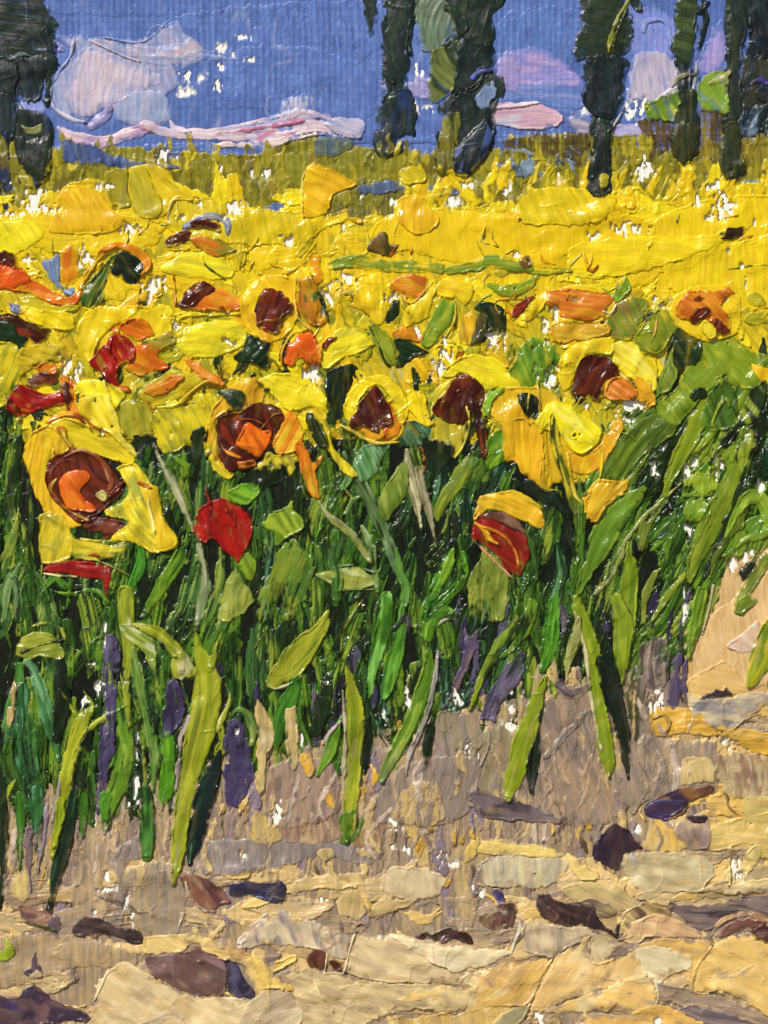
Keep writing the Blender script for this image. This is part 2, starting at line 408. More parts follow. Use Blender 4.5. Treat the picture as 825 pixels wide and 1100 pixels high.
B(c3, None, '330,402 400,388 424,420 400,434 335,434', '#a79dc8 #b7afcd', ang=10, T=2, rag=1.5)
c4 = TH('cloud', 'lilac white cloud patch between two dark trunks above the green bush', 'cloud')
B(c4, None, '383,240 398,180 430,160 470,162 520,178 572,214 582,262 520,302 480,338 430,318 378,330', '#b0a8bf #bdb3c3 #a39cc4', ang=80, soft=4, T=1.8, rag=1.5)
S(c4, None, '430,100,6 440,70,8 480,62,8 510,90,8 515,150,6', '#7c8ecb #a7b2de', T=2.2, rag=1)
B(c4, None, '455,325 500,290 548,262 560,270 500,320', '#c9c2c6 #8f8a90', ang=-35, T=2, rag=1.5)
c5 = TH('cloud', 'narrow violet cloud wisp touching the large tree with the pale green crown', 'cloud')
t('1b'); B(c5, None, '768,182 840,160 850,285 800,285 776,240', '#9c8fc2 #8a83bf', ang=8, soft=6, T=1.2, rag=2)
c6 = TH('cloud', 'little violet cloud patch between the narrow tree and the biggest tree', 'cloud')
B(c6, None, '486,260 520,240 566,236 572,308 520,312 496,290', '#958fc4 #a69bc4', ang=10, soft=4, T=1.5, rag=2)
c7 = TH('cloud', 'tiny violet cloud sliver crossing the gap in the narrow tree', 'cloud')
B(c7, None, '402,252 440,256 470,268 462,282 430,290 410,288', '#a197c6', ang=5, T=2, rag=1)

# ================================================================ trees and bush
TONE[:] = [1.0, False, True]
DG = '#1e3020 #2c3f22 #16242a'; OL = '#46552a #5a6426 #26371f'
TG = 'dark slender trees at the far side of the field'
def find(lb): return [q for q in THINGS if q.label and q.label.startswith(lb)][0]
BACK = [('tall narrow tree', '1b', '462,-60,36 458,60,38 455,200,36 455,300,40 440,400,42 430,480,24'), ('biggest tree', '1b', '720,-60,60 700,100,56 700,220,58 690,320,62 680,420,58 650,520,34'),
        ('tree with a broad olive crown', '1c', '310,-60,60 310,120,56 308,260,52 305,360,40 300,440,30 292,520,28'), ('slim olive tree', '1c', '565,-60,34 560,120,32 562,240,34 565,340,38 560,440,36'),
        ('tall straight tree', '1c', '732,-60,36 722,160,34 712,300,30 712,440,32'), ('blue black tree', '1c', '810,-60,40 812,160,44 805,300,44 790,400,30')]
def tree(label):
    o = TH('tree', label, 'tree', TG)
    for q, tl, s in BACK:
        if label.startswith(q):
            t(tl); S(o, 'trunk', s, '#1c3032 #24382a #3a5040', T=1.6, rag=4, tail=.15, sv=.4)
    return o
t('1a')
a = tree('broad dark tree at the left edge beside the large lilac cloud')
B(a, 'crown', '-300,-300 130,-300 150,-60 140,-20 165,40 186,75 172,130 186,180 150,240 60,250 -100,240 -300,200', '#1c2f2b #24391f #16262a', ang=8, T=3, rag=2.5)
B(a, 'crown+', '0,190 60,180 170,180 150,250 120,320 60,320 0,300', '#1d2c2c #2c3f40 #14201f', ang=80, T=3, rag=2)
S(a, 'crown+', '-20,182,5 30,188,6 70,170,5 100,178,3', '#5b6a6c', T=2.6)
B(a, 'crown+', '-60,190 40,190 60,260 45,330 50,440 20,440 -60,400', '#1a2b2c #2f4040', ang=85, T=3, rag=2)
S(a, 'trunk+', '150,100,20 168,200,14 150,280,14 150,330,12', '#1a2b2b #27382c', T=3)
B(a, 'trunk+', '50,325 90,340 140,350 172,400 168,470 160,540 130,572 85,560 55,500 45,420', '#152528 #26392b #1a2c22', ang=92, T=3.4, rag=1.5)
B(a, 'trunk+', '66,395 100,405 134,392 128,425 90,432', '#5c6234 #8d8f55', ang=0, T=2)
S(a, 'trunk+', '70,570,12 110,578,18 150,560,8', '#2b3a68 #1d2a44', T=3)
a2 = tree('thin stub of dark tree behind the broad tree at the left edge')
B(a2, 'crown', '-40,300 20,300 44,330 46,440 10,442 -40,420', '#24363a #3a4c52', ang=88, T=2.6, rag=2)
S(a2, 'trunk', '20,430,12 10,560,26 20,620,26 30,680,20', '#22305a #33463a #1c2838', T=2)
t('1b')
a = tree('tall narrow tree with a short leafy sprig, just right of the pink cloud streak')
B(a, 'sprig', '345,-320 400,-320 398,-20 400,40 376,116 356,40', '#26382a #3b4c30', ang=80, T=2.4, rag=2)
B(a, 'crown', '425,-320 515,-320 515,-20 515,100 498,130 502,190 490,262 450,268 414,240 414,130 428,40', '#182a2c #26392f #34482f', ang=100, bend=.5, T=3.2, rag=1.8)
S(a, 'crown+', '500,-40,12 508,40,12 500,110,9 502,170,8', '#1d2e26 #31432b', T=3)
B(a, 'trunk+', '436,292 500,288 520,335 526,372 512,402 520,430 500,425 460,440 480,482 440,500 405,498 384,470 388,420 428,390 424,330', '#16252a #2a3e33 #22335a', ang=100, T=3.4, rag=1.5)
S(a, 'trunk+', '400,480,6 440,490,8 475,460,6 480,420,4', '#3b4f42 #24363a', T=2.6)
a = tree('biggest tree of the row, with a pale grey green upper crown and forked base')
B(a, 'crown', '520,-320 830,-320 810,-20 768,40 772,130 740,170 700,150 660,110 600,60 520,10', '#1c2e24 #27392a #3c4d30', ang=110, T=3.2, rag=2)
B(a, 'crown+', '520,5 560,-20 620,10 655,60 640,100 605,150 560,166 528,135', '#6d7f66 #4b6248 #8a9880', ang=100, bend=1, T=3, rag=1.5)
B(a, 'crown+', '600,20 650,30 690,90 650,130 620,150 600,158 648,90', '#24382b #394d33', ang=60, bend=1, T=3, rag=1.5)
B(a, 'crown+', '570,165 620,150 662,125 668,200 640,292 570,330 556,262', '#5c6730 #76803a #35471f', ang=60, bend=.8, T=2.6, rag=1.5)
B(a, 'crown+', '662,120 720,140 768,150 768,210 740,240 700,285 640,305 644,230', '#182828 #22362a', ang=60, bend=.8, T=3, rag=1.5)
B(a, 'trunk+', '600,318 700,280 745,235 790,235 808,290 782,320 770,400 772,440 740,500 690,552 640,556 590,546 584,470 600,400', '#1d2f2c #2b3d2e #16252a', ang=70, bend=.5, T=3.2, rag=2)
B(a, 'trunk+', '606,365 664,360 655,440 640,545 588,548 590,500', '#6a6a1e #7f7c1c #3c4a20', ang=80, T=2.4, rag=1.5, dry=.1)
B(a, 'trunk+', '715,300 770,250 776,300 745,340 722,345', '#62789f #7f93b5 #40548a', ang=80, T=2, rag=1.5)
S(a, 'trunk+', '705,250,8 730,225,12 768,225,8', '#4a55b0 #333f88', T=3)
B(a, 'trunk+', '640,480 680,430 740,380 760,440 730,500 680,545 645,540', '#26384a #3c5054 #1a2a30', ang=110, T=3, rag=1.5)
t('1c')
a = tree('tree with a broad olive crown tapering to a leaning dark trunk, ending in yellow')
B(a, 'crown', '225,-320 400,-320 372,-20 397,60 390,150 350,192 255,186 214,192 210,130 238,80 224,40', '#2a3b24 #38482a #1c2c22', ang=15, T=3, rag=2)
S(a, 'crown+', '390,-10,5 350,60,7 325,120,7 320,165,5', '#8a8a2a #5f6424', T=2.4)
S(a, 'crown+', '380,30,6 345,110,8 330,170,6', '#1a2822 #75781f', T=2.6)
S(a, 'crown+', '390,-20,12 410,20,16 425,35,5', '#22332a', T=2.6)
B(a, 'crown+', '250,184 380,184 372,260 365,340 340,382 290,372 243,340 238,280', '#121f26 #1a2a2c #24363a', ang=80, T=3, rag=2)
B(a, 'trunk+', '285,398 336,398 326,480 328,600 290,622 253,606 262,500', '#15232c #22342c', ang=92, T=3, rag=1.3)
B(a, 'trunk+', '282,560 318,555 318,598 290,600', '#c0a81c #8d8a1e', ang=0, T=1.6, rag=2, dry=.3)
S(a, 'branch', '320,420,4 345,390,6 370,340,5', '#b9b3bd #3b4550', T=2.4)
a = tree('slim olive tree whose lower trunk stands in front of the bright green bush')
B(a, 'crown', '530,-320 605,-320 600,30 592,120 588,182 560,202 524,170 520,120 540,90 528,50', '#3c4d2a #46572c #2b3b26', ang=15, T=2.8, rag=2)
S(a, 'crown+', '622,-60,14 620,20,14 628,60,12 612,130,14 600,180,8', '#16242c #22342e', T=3)
S(a, 'crown+', '608,40,9 620,20,7 640,8,4', '#16242c', T=3)
S(a, 'branch', '598,200,4 595,250,6 585,290,4', '#c2bccb #8f8a9a', T=2.4, rag=.6)
S(a, 'branch+', '520,275,5 545,245,8 590,235,8', '#7f7850 #b3ab9a #4a4a2c', T=2.8, rag=1)
B(a, 'trunk+', '525,298 600,290 612,380 602,480 562,517 520,490 528,380', '#242f20 #303c22 #4d5222', ang=90, T=3, rag=1.5)
S(a, 'trunk+', '510,505,3 560,517,4 600,500,4', '#7d7d2c #55592a', T=2.2, rag=.6)
a = tree('tall straight tree standing closest to the right side, trunk reaching the yellow flowers')
B(a, 'crown', '690,-320 775,-320 770,20 760,100 742,200 738,380 680,385 690,300 694,200', '#27342c #303f2e #39462a', ang=88, T=3, rag=1.6)
B(a, 'trunk+', '680,380 740,375 738,470 752,545 700,572 674,545 680,450', '#26332e #2b3926 #46502a', ang=90, T=3, rag=1.5)
S(a, 'trunk+', '690,572,4 725,568,6 755,540,5', '#1d2c44', T=2.6)
S(a, 'trunk+', '690,520,6 720,525,8 745,525,5', '#8d8420', T=1.6, dry=.3)
a = tree('blue black tree cut off by the right side, a blue loop at its foot')
B(a, 'crown', '765,-320 1200,-320 1200,184 840,184 772,188 755,150 764,60', '#101c28 #172630 #22343a', ang=80, T=3, rag=2)
B(a, 'crown+', '752,188 845,190 1000,190 1000,330 780,338 742,380', '#3a3f2c #4d4a30 #28323a', ang=85, T=2.4, rag=2)
S(a, 'crown+', '770,270,10 800,255,10 830,275,8', '#2c2c78 #3c3c8c', T=2.6)
B(a, 'trunk+', '765,342 830,332 815,380 780,432 742,432 722,392', '#2c4052 #1b2c3a #6a8098', ang=120, bend=1, T=3, rag=1.5)
S(a, 'trunk+', '800,300,18 850,320,26 850,400,20 840,470,14', '#28323a #3a3f2c', T=2.4)
bu = TH('bush', 'bright yellow green bush between the lilac cloud and the slim olive tree', 'bush')
B(bu, None, '430,322 470,318 490,300 520,286 548,298 538,370 500,388 450,372', '#6c8a22 #4f6f1e #a0a63a', ang=60, T=3, rag=2)
bu = TH('bush', 'bright green bush between the slim olive tree and the tall straight tree', 'bush')
B(bu, None, '604,262 640,232 700,228 702,300 696,366 650,352 606,345', '#6a8f1c #7f9a28 #8d9048', ang=45, T=3, rag=2)
S(bu, None, '640,265,8 680,250,14 700,230,8', '#8d8a50 #b0a878', T=2.2)

TONE[:] = [1.0, False, False]
# ================================================================ the far field: loose upright brush dabs
t('0')
fgrass = SF('grass', 'olive grass and stalks in front of the far trees', 'grass')
def pf(x, y): return 1.0
fill(fgrass, None, 230, dict(box=(-120, 158, 945, 212)), (10, 34), (2, 7), 90, ['#7f7a18 #958b1a', '#6c6818 #867e18', '#958b1c #ac9c1e', '#5f5d20 #7c781e', '#b5a620 #d0b820', '#6d5c20 #8a7c1c'], 11, jit=8, T=.8, rag=2.4, soft=2.5, dry=.15)
fill(fgrass, None, 26, dict(box=(540, 160, 640, 190)), (8, 20), (1.5, 3), 60, ['#5f7796 #8d8a20', '#7e92ae', '#46586f'], 12, jit=25, T=1.4)
fill(fgrass, None, 40, dict(box=(560, 180, 945, 235)), (20, 50), (2, 5), 115, ['#b8a61c #d8bc1c', '#9d941c #c0ac20', '#8f8520 #e0c41c', '#d9b81c'], 13, jit=14, T=1.1, soft=2, rag=2.4)
# small blue and slate gaps of far hill colour
hb = [("1b", '332,590 380,578 440,570 502,592 440,616 350,612', '#46587a #5a6c8c'), ("1b", '508,602 540,582 600,590 662,578 672,612 600,622 560,660 545,622', '#4c6078 #5d7186'), ("1b", '-20,672 40,655 90,638 132,655 100,678 0,690 -100,700', '#4660a2 #5a78b0'), ("1a", '560,690 700,690 830,672 900,668 880,700 700,715', '#4c66a2 #6a86b4'),
      ("1c", '40,520 70,500 90,540 60,565 20,560', '#5a7088 #7f93a5'), ("1b", '200,440 260,438 330,450 300,480 240,500 195,490', '#4a5a68 #5e6c4c'), ("1a", '195,448 250,446 300,462 350,484 430,508 560,526 540,538 400,536 320,524 250,520 205,516', '#3c5288 #51658f #3a4a78'), ('1c', '740,575 790,565 815,580 780,595', '#54687a #7d8c84'), ('1b', '765,520 800,515 830,530 790,545', '#5d7186')]
for k, s, c in hb:
    t(k); B(hills, None, s, c, ang=85, T=1.6, rag=1.6)

# ================================================================ the mass of distant yellow bloom
t('0')
fb = SF('blossoms', 'mass of distant yellow blossoms across the field', 'flowers')
Y1c = ['#e6c616 #dcb81a', '#e9cf1a #d9b41c', '#e2bf14 #c9ab1a', '#dfb51a #e8cb18', '#ead21c', '#e4c41a #a89c1c']
B(fb, None, '-128,214 0,222 60,206 140,226 200,232 260,222 330,236 410,232 480,222 560,226 620,206 690,214 760,198 830,196 953,190 953,380 600,380 -128,400', '#e2c018 #d8b41c #e8cc1a #b5a51e', ang=90, T=1.5, rag=4, rim=.5, su=.03, sv=.12, pick=.1)
fill(fb, None, 105, dict(box=(-120, 214, 945, 330)), (22, 80), (7, 17), lambda x, y: 0 if (int(x) % 3) else 80, Y1c, 21, jit=16, T=1.7, rag=2.6, soft=1.5)
fill(fb, None, 60, dict(box=(430, 186, 945, 218)), (16, 40), (4, 10), 100, Y1c, 22, jit=14, T=1.0, rag=3, soft=3.5)
fill(fb, None, 26, dict(box=(-120, 226, 945, 330)), (14, 40), (2, 6), 10, ['#a39a1e #cfb61e', '#8d8a1e #b0a020', '#c98f1c #dca81c'], 23, jit=25, T=1.8, rag=1.4)
for s, c, an in (('410,234 470,224 560,232 640,226 700,240 690,282 600,290 500,284 440,272 400,262', '#e6c416 #e0ba18', 85), ('700,240 760,214 830,210 940,212 940,262 820,262 720,280', '#e9cb18 #e2bf1a', 88), ('715,280 780,262 830,252 940,250 940,330 840,330 760,340 720,310', '#e8cc1a #d9b61c', 88),
                 ('0,232 60,226 150,230 170,262 110,275 40,268 0,262', '#e6cb1a #dcb61c', 10), ('180,212 260,222 330,232 330,262 240,262 190,252', '#c9b21e #e0c41c', 85), ('620,262 700,255 780,256 720,284 640,300 610,290', '#ead01c #dfc01c', 5), ('560,206 610,202 660,212 640,240 560,240', '#cdb41c #e4c61a', 70)):
    B(fb, None, s, c, ang=an, T=2.2, rag=1.8)
mid = SF('blossoms', 'tangle of yellow petals between the sunflower heads in the middle band', 'flowers')
YM = ['#e4c218 #d9b41a', '#e8ce1c #c9b41e', '#d8a81a #e5bf18', '#b5a61e #d8c01e', '#9b981e #c0b020', '#e9d222', '#dcb01a #a8981c', '#8f9422 #c9b820']
B(mid, None, '-128,330 200,315 500,322 700,318 760,330 953,335 953,380 800,420 740,440 700,460 690,520 600,560 520,500 400,470 350,500 210,520 180,470 -128,470', '#b3a21c #d0b41c #8a8a1e #e0c21a', ang=60, T=1.6, rag=4, rim=.5, pick=.1)
fill(mid, None, 190, dict(box=(-120, 318, 720, 462)), (16, 50), (6, 14), lambda x, y: 20 + 90 * vn(np.array(x / 40), np.array(y / 40), 5), YM, 31, jit=35, T=2.1, rag=2.6, soft=1.2)
fill(mid, None, 60, dict(box=(560, 320, 945, 400)), (14, 40), (4, 9), 30, YM, 32, jit=35, T=2.6, rag=1.6)
fill(mid, None, 34, dict(box=(-120, 325, 560, 470)), (8, 22), (2, 5), 60, ['#c8681c #d88a1e', '#20361e', '#3a5a20 #7d8a20', '#d87f1c #e0b01c'], 33, jit=45, T=2.4)

fill(mid, None, 70, dict(box=(-120, 225, 945, 470)), (14, 46), (.8, 1.9), lambda x, y: 180 * vn(np.array(x / 30), np.array(y / 30), 6), ['#8c8a20 #c8b424', '#e8dc50 #d8c02c', '#a06a1c #c89024', '#6c7420 #a09a24', '#e4d040 #b0a020'], 34, jit=20, curve=.4, T=3, rag=.8)
# the feet of the trees are painted again over the field
def find(lb): return [q for q in THINGS if q.label and q.label.startswith(lb)][0]
t('1c')
q = find('tree with a broad olive crown')
B(q, 'trunk+', '285,398 336,398 330,480 328,560 332,600 290,624 253,606 258,520 272,450', '#16242c #22342c #2c4038', ang=92, T=2.6, rag=1.3)
B(q, 'trunk+', '284,562 318,555 320,596 292,600', '#c0a81c #8d8a1e', ang=0, T=1.4, rag=2, dry=.3)
q = find('slim olive tree'); B(q, 'trunk+', '522,400 600,390 606,470 594,500 562,517 522,490', '#303c22 #4d5222 #242f20', ang=90, T=2.4, rag=1.5)
q = find('tall straight tree'); B(q, 'trunk+', '680,400 738,395 738,470 752,545 700,572 674,545', '#2b3926 #46502a #26332e', ang=90, T=2.4, rag=1.5)
t('1a'); q = find('broad dark tree'); B(q, 'trunk+', '52,430 100,440 168,430 165,500 156,545 130,572 85,560 58,510', '#1a2c22 #26392b #152528', ang=92, T=2.6, rag=1.5)
t('1b'); q = find('biggest tree'); B(q, 'trunk+', '640,480 690,430 750,400 768,440 740,500 690,550 642,552', '#1a2a30 #26384a #40548a', ang=110, T=2.2, rag=1.5)
B(q, 'trunk+', '590,440 640,440 632,545 588,548', '#6a6a1e #3c4a20', ang=85, T=1.8, rag=2)
t('0')
# ================================================================ dense foliage below the heads
gd = SF('foliage', 'dark green gaps and leaf scraps between the yellow heads', 'foliage')
fill(gd, None, 80, dict(box=(-120, 375, 720, 478)), (16, 46), (3, 8), lambda x, y: 60 + 60 * vn(np.array(x / 30), np.array(y / 40), 2), ['#10200f #2c4a18', '#24461c #6c7a20', '#3c5a1c #8c8c24', '#0c1a10 #1c3a1a', '#5c7a24 #a09a24'], 35, jit=25, T=1.7, dry=.2, rag=2.4, sv=.5)
fill(gd, None, 40, dict(box=(-120, 300, 945, 390)), (8, 30), (1.6, 4), lambda x, y: 180 * vn(np.array(x / 30), np.array(y / 40), 2), ['#3c4a1c #7c7a20', '#6c7a20 #a89c24', '#20381a #5c6a20'], 36, jit=25, T=1.7, dry=.15, rag=2)
fo = SF('foliage', 'dense dark and mid green foliage under the sunflower heads', 'foliage')
def botm(x): return np.interp(x, [-130, 0, 120, 250, 330, 450, 560, 640, 735, 760, 960], [900, 900, 880, 850, 835, 800, 760, 745, 740, 560, 480])
def topm(x): return np.interp(x, [-130, 0, 60, 180, 220, 350, 480, 600, 690, 740, 820, 960], [470, 440, 600, 470, 520, 490, 480, 560, 430, 400, 400, 380])
def lean(x, y): return np.interp(x, [-130, 150, 350, 560, 640, 720, 960], [92, 96, 92, 96, 104, 118, 122]) + (vn(np.array(x / 70.), np.array(y / 90.), 9) - .5) * 34
def inF(x, y): return 1.0 if topm(x) < y < botm(x) - 25 else 0.0
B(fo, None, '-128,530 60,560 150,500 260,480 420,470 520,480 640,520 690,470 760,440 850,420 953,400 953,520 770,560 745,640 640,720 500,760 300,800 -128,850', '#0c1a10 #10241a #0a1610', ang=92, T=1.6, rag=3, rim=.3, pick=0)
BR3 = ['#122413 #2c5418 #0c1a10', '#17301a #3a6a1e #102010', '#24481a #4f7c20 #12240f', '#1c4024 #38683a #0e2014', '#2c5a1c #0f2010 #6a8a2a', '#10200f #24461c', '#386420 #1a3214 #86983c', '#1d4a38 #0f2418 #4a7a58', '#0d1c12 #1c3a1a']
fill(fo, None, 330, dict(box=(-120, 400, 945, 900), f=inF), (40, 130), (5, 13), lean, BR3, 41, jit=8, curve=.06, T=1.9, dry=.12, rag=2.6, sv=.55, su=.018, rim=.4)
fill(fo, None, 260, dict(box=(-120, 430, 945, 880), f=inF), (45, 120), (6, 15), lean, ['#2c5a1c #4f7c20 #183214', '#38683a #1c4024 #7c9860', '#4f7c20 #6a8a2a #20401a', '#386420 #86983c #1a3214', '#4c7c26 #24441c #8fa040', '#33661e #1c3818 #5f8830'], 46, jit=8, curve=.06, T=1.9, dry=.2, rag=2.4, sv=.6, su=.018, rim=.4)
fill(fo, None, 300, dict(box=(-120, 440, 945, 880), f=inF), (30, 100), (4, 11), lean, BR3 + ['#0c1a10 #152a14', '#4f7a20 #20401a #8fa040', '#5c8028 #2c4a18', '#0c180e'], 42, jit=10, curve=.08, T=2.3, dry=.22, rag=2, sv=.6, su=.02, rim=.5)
fill(fo, None, 100, dict(box=(-120, 460, 945, 840), f=inF), (18, 70), (.9, 2.2), lean, ['#7f9a30 #4f7228', '#8f9f48', '#4c8420 #2c5a1c', '#a0a45a #6c7c38', '#4d8a20', '#9aa070 #6c7c48'], 43, jit=16, curve=.12, T=2.4, dry=.2, rag=1)
def lowF(x, y): return 1.0 if botm(x) - 170 < y < botm(x) - 30 and x < 740 else 0.0
fill(fo, None, 60, dict(box=(-120, 640, 745, 860), f=lowF), (24, 70), (2.5, 6), 92, ['#3a2f58 #2a2244', '#4c4464', '#342a50', '#4a3f58 #70646c'], 44, jit=8, curve=.05, T=1.8, dry=.25, rag=1.4)
def midF(x, y): return 1.0 if botm(x) - 90 < y < botm(x) + 10 and x < 740 else 0.0
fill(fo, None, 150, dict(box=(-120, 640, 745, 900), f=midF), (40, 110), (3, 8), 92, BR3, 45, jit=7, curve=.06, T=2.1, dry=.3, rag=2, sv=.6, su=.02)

TONE[:] = [1.04, False, False]
# ================================================================ ground texture: dragged earth colours
soil = Thing('earth', None, None, None, 'structure')
def gf(x, y): return 1.0 if y > botm(x) - 20 else 0.0
GP = ['#94806c #a8916e', '#86756a #9a8670', '#a28a62 #b89a5e', '#7d6a66 #94806c', '#ad9468 #8c7a68', '#9c7f5c #7c6a5c', '#c0a060 #a88c60', '#847280']
fill(soil, None, 420, dict(box=(-120, 740, 735, 985), f=gf), (26, 76), (3, 9), 91, GP, 51, jit=7, curve=.04, T=1.5, dry=.16, rag=1.8)
fill(soil, None, 130, dict(box=(-120, 780, 700, 960), f=gf), (8, 26), (1.5, 4.5), 88, ['#c9a24c #d8b45c', '#caa860', '#b98f3c', '#d0b070'], 52, jit=14, T=2.2, rag=1.4, dry=.1)
fill(soil, None, 90, dict(box=(-120, 800, 820, 960), f=gf), (10, 30), (1, 2.6), 88, ['#6d5c66', '#7a6a74 #5c4c54', '#8d8494', '#5c4638'], 53, jit=12, T=1.8, rag=1.2, dry=.15)
fill(soil, None, 150, dict(box=(-120, 930, 945, 1200)), (40, 110), (8, 18), 0, ['#b59a6a #c9ab74', '#a08a6c #8c7a6c', '#c4a468 #d4b070', '#8f7c68 #a8906c', '#cfae6c', '#b0905c'], 54, jit=10, curve=.05, T=2.2, rag=2.2)
fill(soil, None, 80, dict(box=(735, 760, 945, 960)), (40, 90), (7, 15), 0, ['#c9a45c #d4b068', '#b59a6a #9a866c', '#c99c42 #d6ae50', '#a08c68'], 55, jit=12, curve=.05, T=2.2, rag=2.2)
fill(soil, None, 160, dict(box=(-120, 950, 945, 1200)), (14, 40), (2, 6), 20, ['#d0ac5c', '#8a766a #6c5a56', '#c9a86a', '#d8b860', '#7c685c', '#b89254'], 56, jit=40, curve=.15, T=2.2, rag=1.8)
t('0')
B(fo, None, '735,480 800,450 952,400 952,560 850,572 800,598 768,622 748,640 738,600', '#24461c #4f7c20 #12240f #6a8a2a', ang=118, T=1.8, rag=4, sv=.5)
fill(fo, None, 34, dict(box=(745, 490, 850, 585)), (30, 70), (4, 9), 120, ['#4f7c20 #6a8a2a #20401a', '#6c8a2c #8fa040', '#2c5a1c #16281f'], 48, jit=10, T=2.2, sv=.4)
fill(fo, None, 90, dict(box=(800, 385, 950, 520)), (30, 70), (4, 10), 120, BR3, 47, jit=10, T=2, sv=.5)
t('5a')
B(soil, None, '345,150 400,100 445,80 452,145 405,180 412,280 385,290 372,240', '#8a7e78 #7a6e6a #a09484', ang=80, soft=3.5, T=2, rag=2)
B(soil, None, '0,400 200,395 330,410 440,460 400,520 330,500 200,510 0,560', '#a18a68 #94806a #b09468', ang=88, soft=3.5, T=2, rag=2, su=.03)
B(soil, None, '240,150 330,60 360,120 330,200 340,330 240,340', '#a8906a #b59a6c #94806c', ang=88, soft=3.5, T=1.8, rag=2)
B(soil, None, '410,180 570,170 590,300 560,400 440,380 400,300', '#94826c #8a7a6c #a08c6c', ang=88, soft=3.5, T=1.8, rag=2)
B(soil, None, '30,240 60,190 90,200 95,280 60,290', '#c9ae62 #b89c58', ang=80, soft=3.5, T=2)
B(soil, None, '690,175 790,180 785,215 720,215', '#cda648 #d8b45a', ang=0, soft=1.5, T=2.4)
S(soil, None, '380,290,5 420,320,6 470,322,3', '#3c3034', T=2.4); S(soil, None, '300,268,4 340,280,8 400,300,6 440,325,3', '#5c4c48 #9a8c80', T=2.6)
S(soil, None, '605,280,2 590,310,3 570,360,3 560,390,2', '#c9bfa6', T=2.4, rag=.5)
t('5b')
B(soil, None, '-200,98 250,98 400,112 412,160 330,170 220,150 0,205 -200,190', '#807672 #8f8482 #746a66', ang=88, soft=3.5, T=2, rag=2, su=.04)
B(soil, None, '0,0 40,10 90,60 95,100 0,100', '#c2a04c #a8905c', ang=85, soft=3.5, T=2)
B(soil, None, '95,20 150,40 230,0 275,10 270,100 110,100', '#9a7c64 #7c6256 #ac9068', ang=88, soft=3.5, T=2)
B(soil, None, '310,105 350,60 360,20 420,20 415,120 350,120', '#8f6c50 #a5804c #7a6458', ang=88, soft=3.5, T=2)
B(soil, None, '440,0 560,0 590,60 540,60 520,95 490,90 470,40', '#c4a248 #b39450', ang=80, soft=3.5, T=2.2, rag=3)
for s in ('218,130 260,125 270,150 225,158', '340,125 380,118 410,145 360,150', '230,190 260,170 285,235 265,260', '300,200 340,200 365,235 330,235', '265,290 320,250 345,270 370,320 330,345 280,330', '125,240 145,220 150,270 125,275', '80,240 110,225 115,275 90,290'):
    B(soil, None, s, '#c0a566 #b0945c', ang=90, T=2.2, rag=2.4)
t('4c')
B(soil, None, '370,420 520,422 660,432 662,580 620,600 480,620 362,622', '#8c7b6a #9a8770 #7f6e66', ang=88, soft=3.5, T=2, rag=2)
B(soil, None, '665,470 830,476 950,480 950,612 760,612 700,600 668,560', '#94805c #8a6a5c #a8946a #b59f74', ang=86, soft=1.5, T=2.4, rag=2)
B(soil, None, '552,486 648,488 654,556 600,562 548,566', '#b79a5c #c4ac70', ang=88, soft=1.5, T=2.6, rag=1.4)
B(soil, None, '120,300 250,260 300,540 350,600 330,690 150,690 90,560', '#8c7868 #9c8468 #7a6a60', ang=70, soft=3.5, T=1.8, rag=2.5, su=.02)
S(soil, None, '250,340,10 200,390,12 150,450,12 120,480,8', '#84746e #6c6a58', T=2.4)
S(soil, None, '170,260,26 210,280,20 260,250,10', '#4c3c50 #6c5c60', T=2)
B(soil, None, '745,610 830,600 950,600 950,700 830,690 760,680', '#d0b864 #c2a85c', ang=0, soft=1.5, T=2.4)
B(soil, None, '470,420 440,400 430,350 ', '#c99a38', T=1)
t('4b')
B(soil, None, '585,345 640,335 722,362 725,470 700,520 600,532 585,450', '#85766c #8f8064 #75685f', ang=92, soft=1.5, T=2.4, rag=1.6)
B(soil, None, '730,400 830,390 835,600 780,600 715,580 730,500', '#85765a #7a6c5c #94866c', ang=95, soft=3.5, T=2.2, rag=2)
S(soil, None, '725,375,4 750,385,5 745,460,6 720,520,4 710,590,4', '#9a8c86', T=3, rag=.6)
B(soil, None, '380,620 500,500 720,480 705,600 640,690 400,690', '#7d6e66 #8c7c6c #74665f', ang=100, soft=3.5, T=2, rag=2)
B(soil, None, '60,520 230,480 290,560 285,640 200,690 60,690', '#8c7464 #9a8270 #7a665c', ang=92, soft=3.5, T=1.8, rag=2)
B(soil, None, '440,640 520,560 590,570 600,690 450,690', '#c0a058 #a8905e #8d7c68', ang=92, soft=3.5, T=2, rag=3, dry=.15)
for s in ('155,475 190,465 200,530 175,540', '225,590 250,585 270,620 255,650', '385,520 405,540 380,590', '280,595 300,590 305,615 285,620'):
    B(soil, None, s, '#d0a23c #c99a40', ang=90, T=2.6, rag=1.6)
t('5c')
B(soil, None, '170,245 240,220 340,238 422,292 390,318 330,322 250,302 200,280', '#c6ac6c #b39c68', ang=25, soft=1.5, T=2.6)
B(soil, None, '430,100 470,20 560,10 600,60 560,128 440,128', '#d2a644 #b8924c #c9b070', ang=85, soft=3.5, T=2.2, rag=2)
B(soil, None, '640,60 780,10 950,0 950,150 800,150 780,105 640,130', '#c6ac5c #cfae54 #b89c50', ang=5, soft=1.5, T=2.4, rag=2)
B(soil, None, '500,290 600,300 700,280 790,262 950,280 950,360 830,350 740,322 640,380 560,352', '#6d5a5c #7f6c68 #54424a', ang=10, soft=1.5, T=2.4, rag=2)
S(soil, None, '640,400,5 690,345,9 780,330,9 860,380,7', '#c99c5c #8f6c54', T=3)
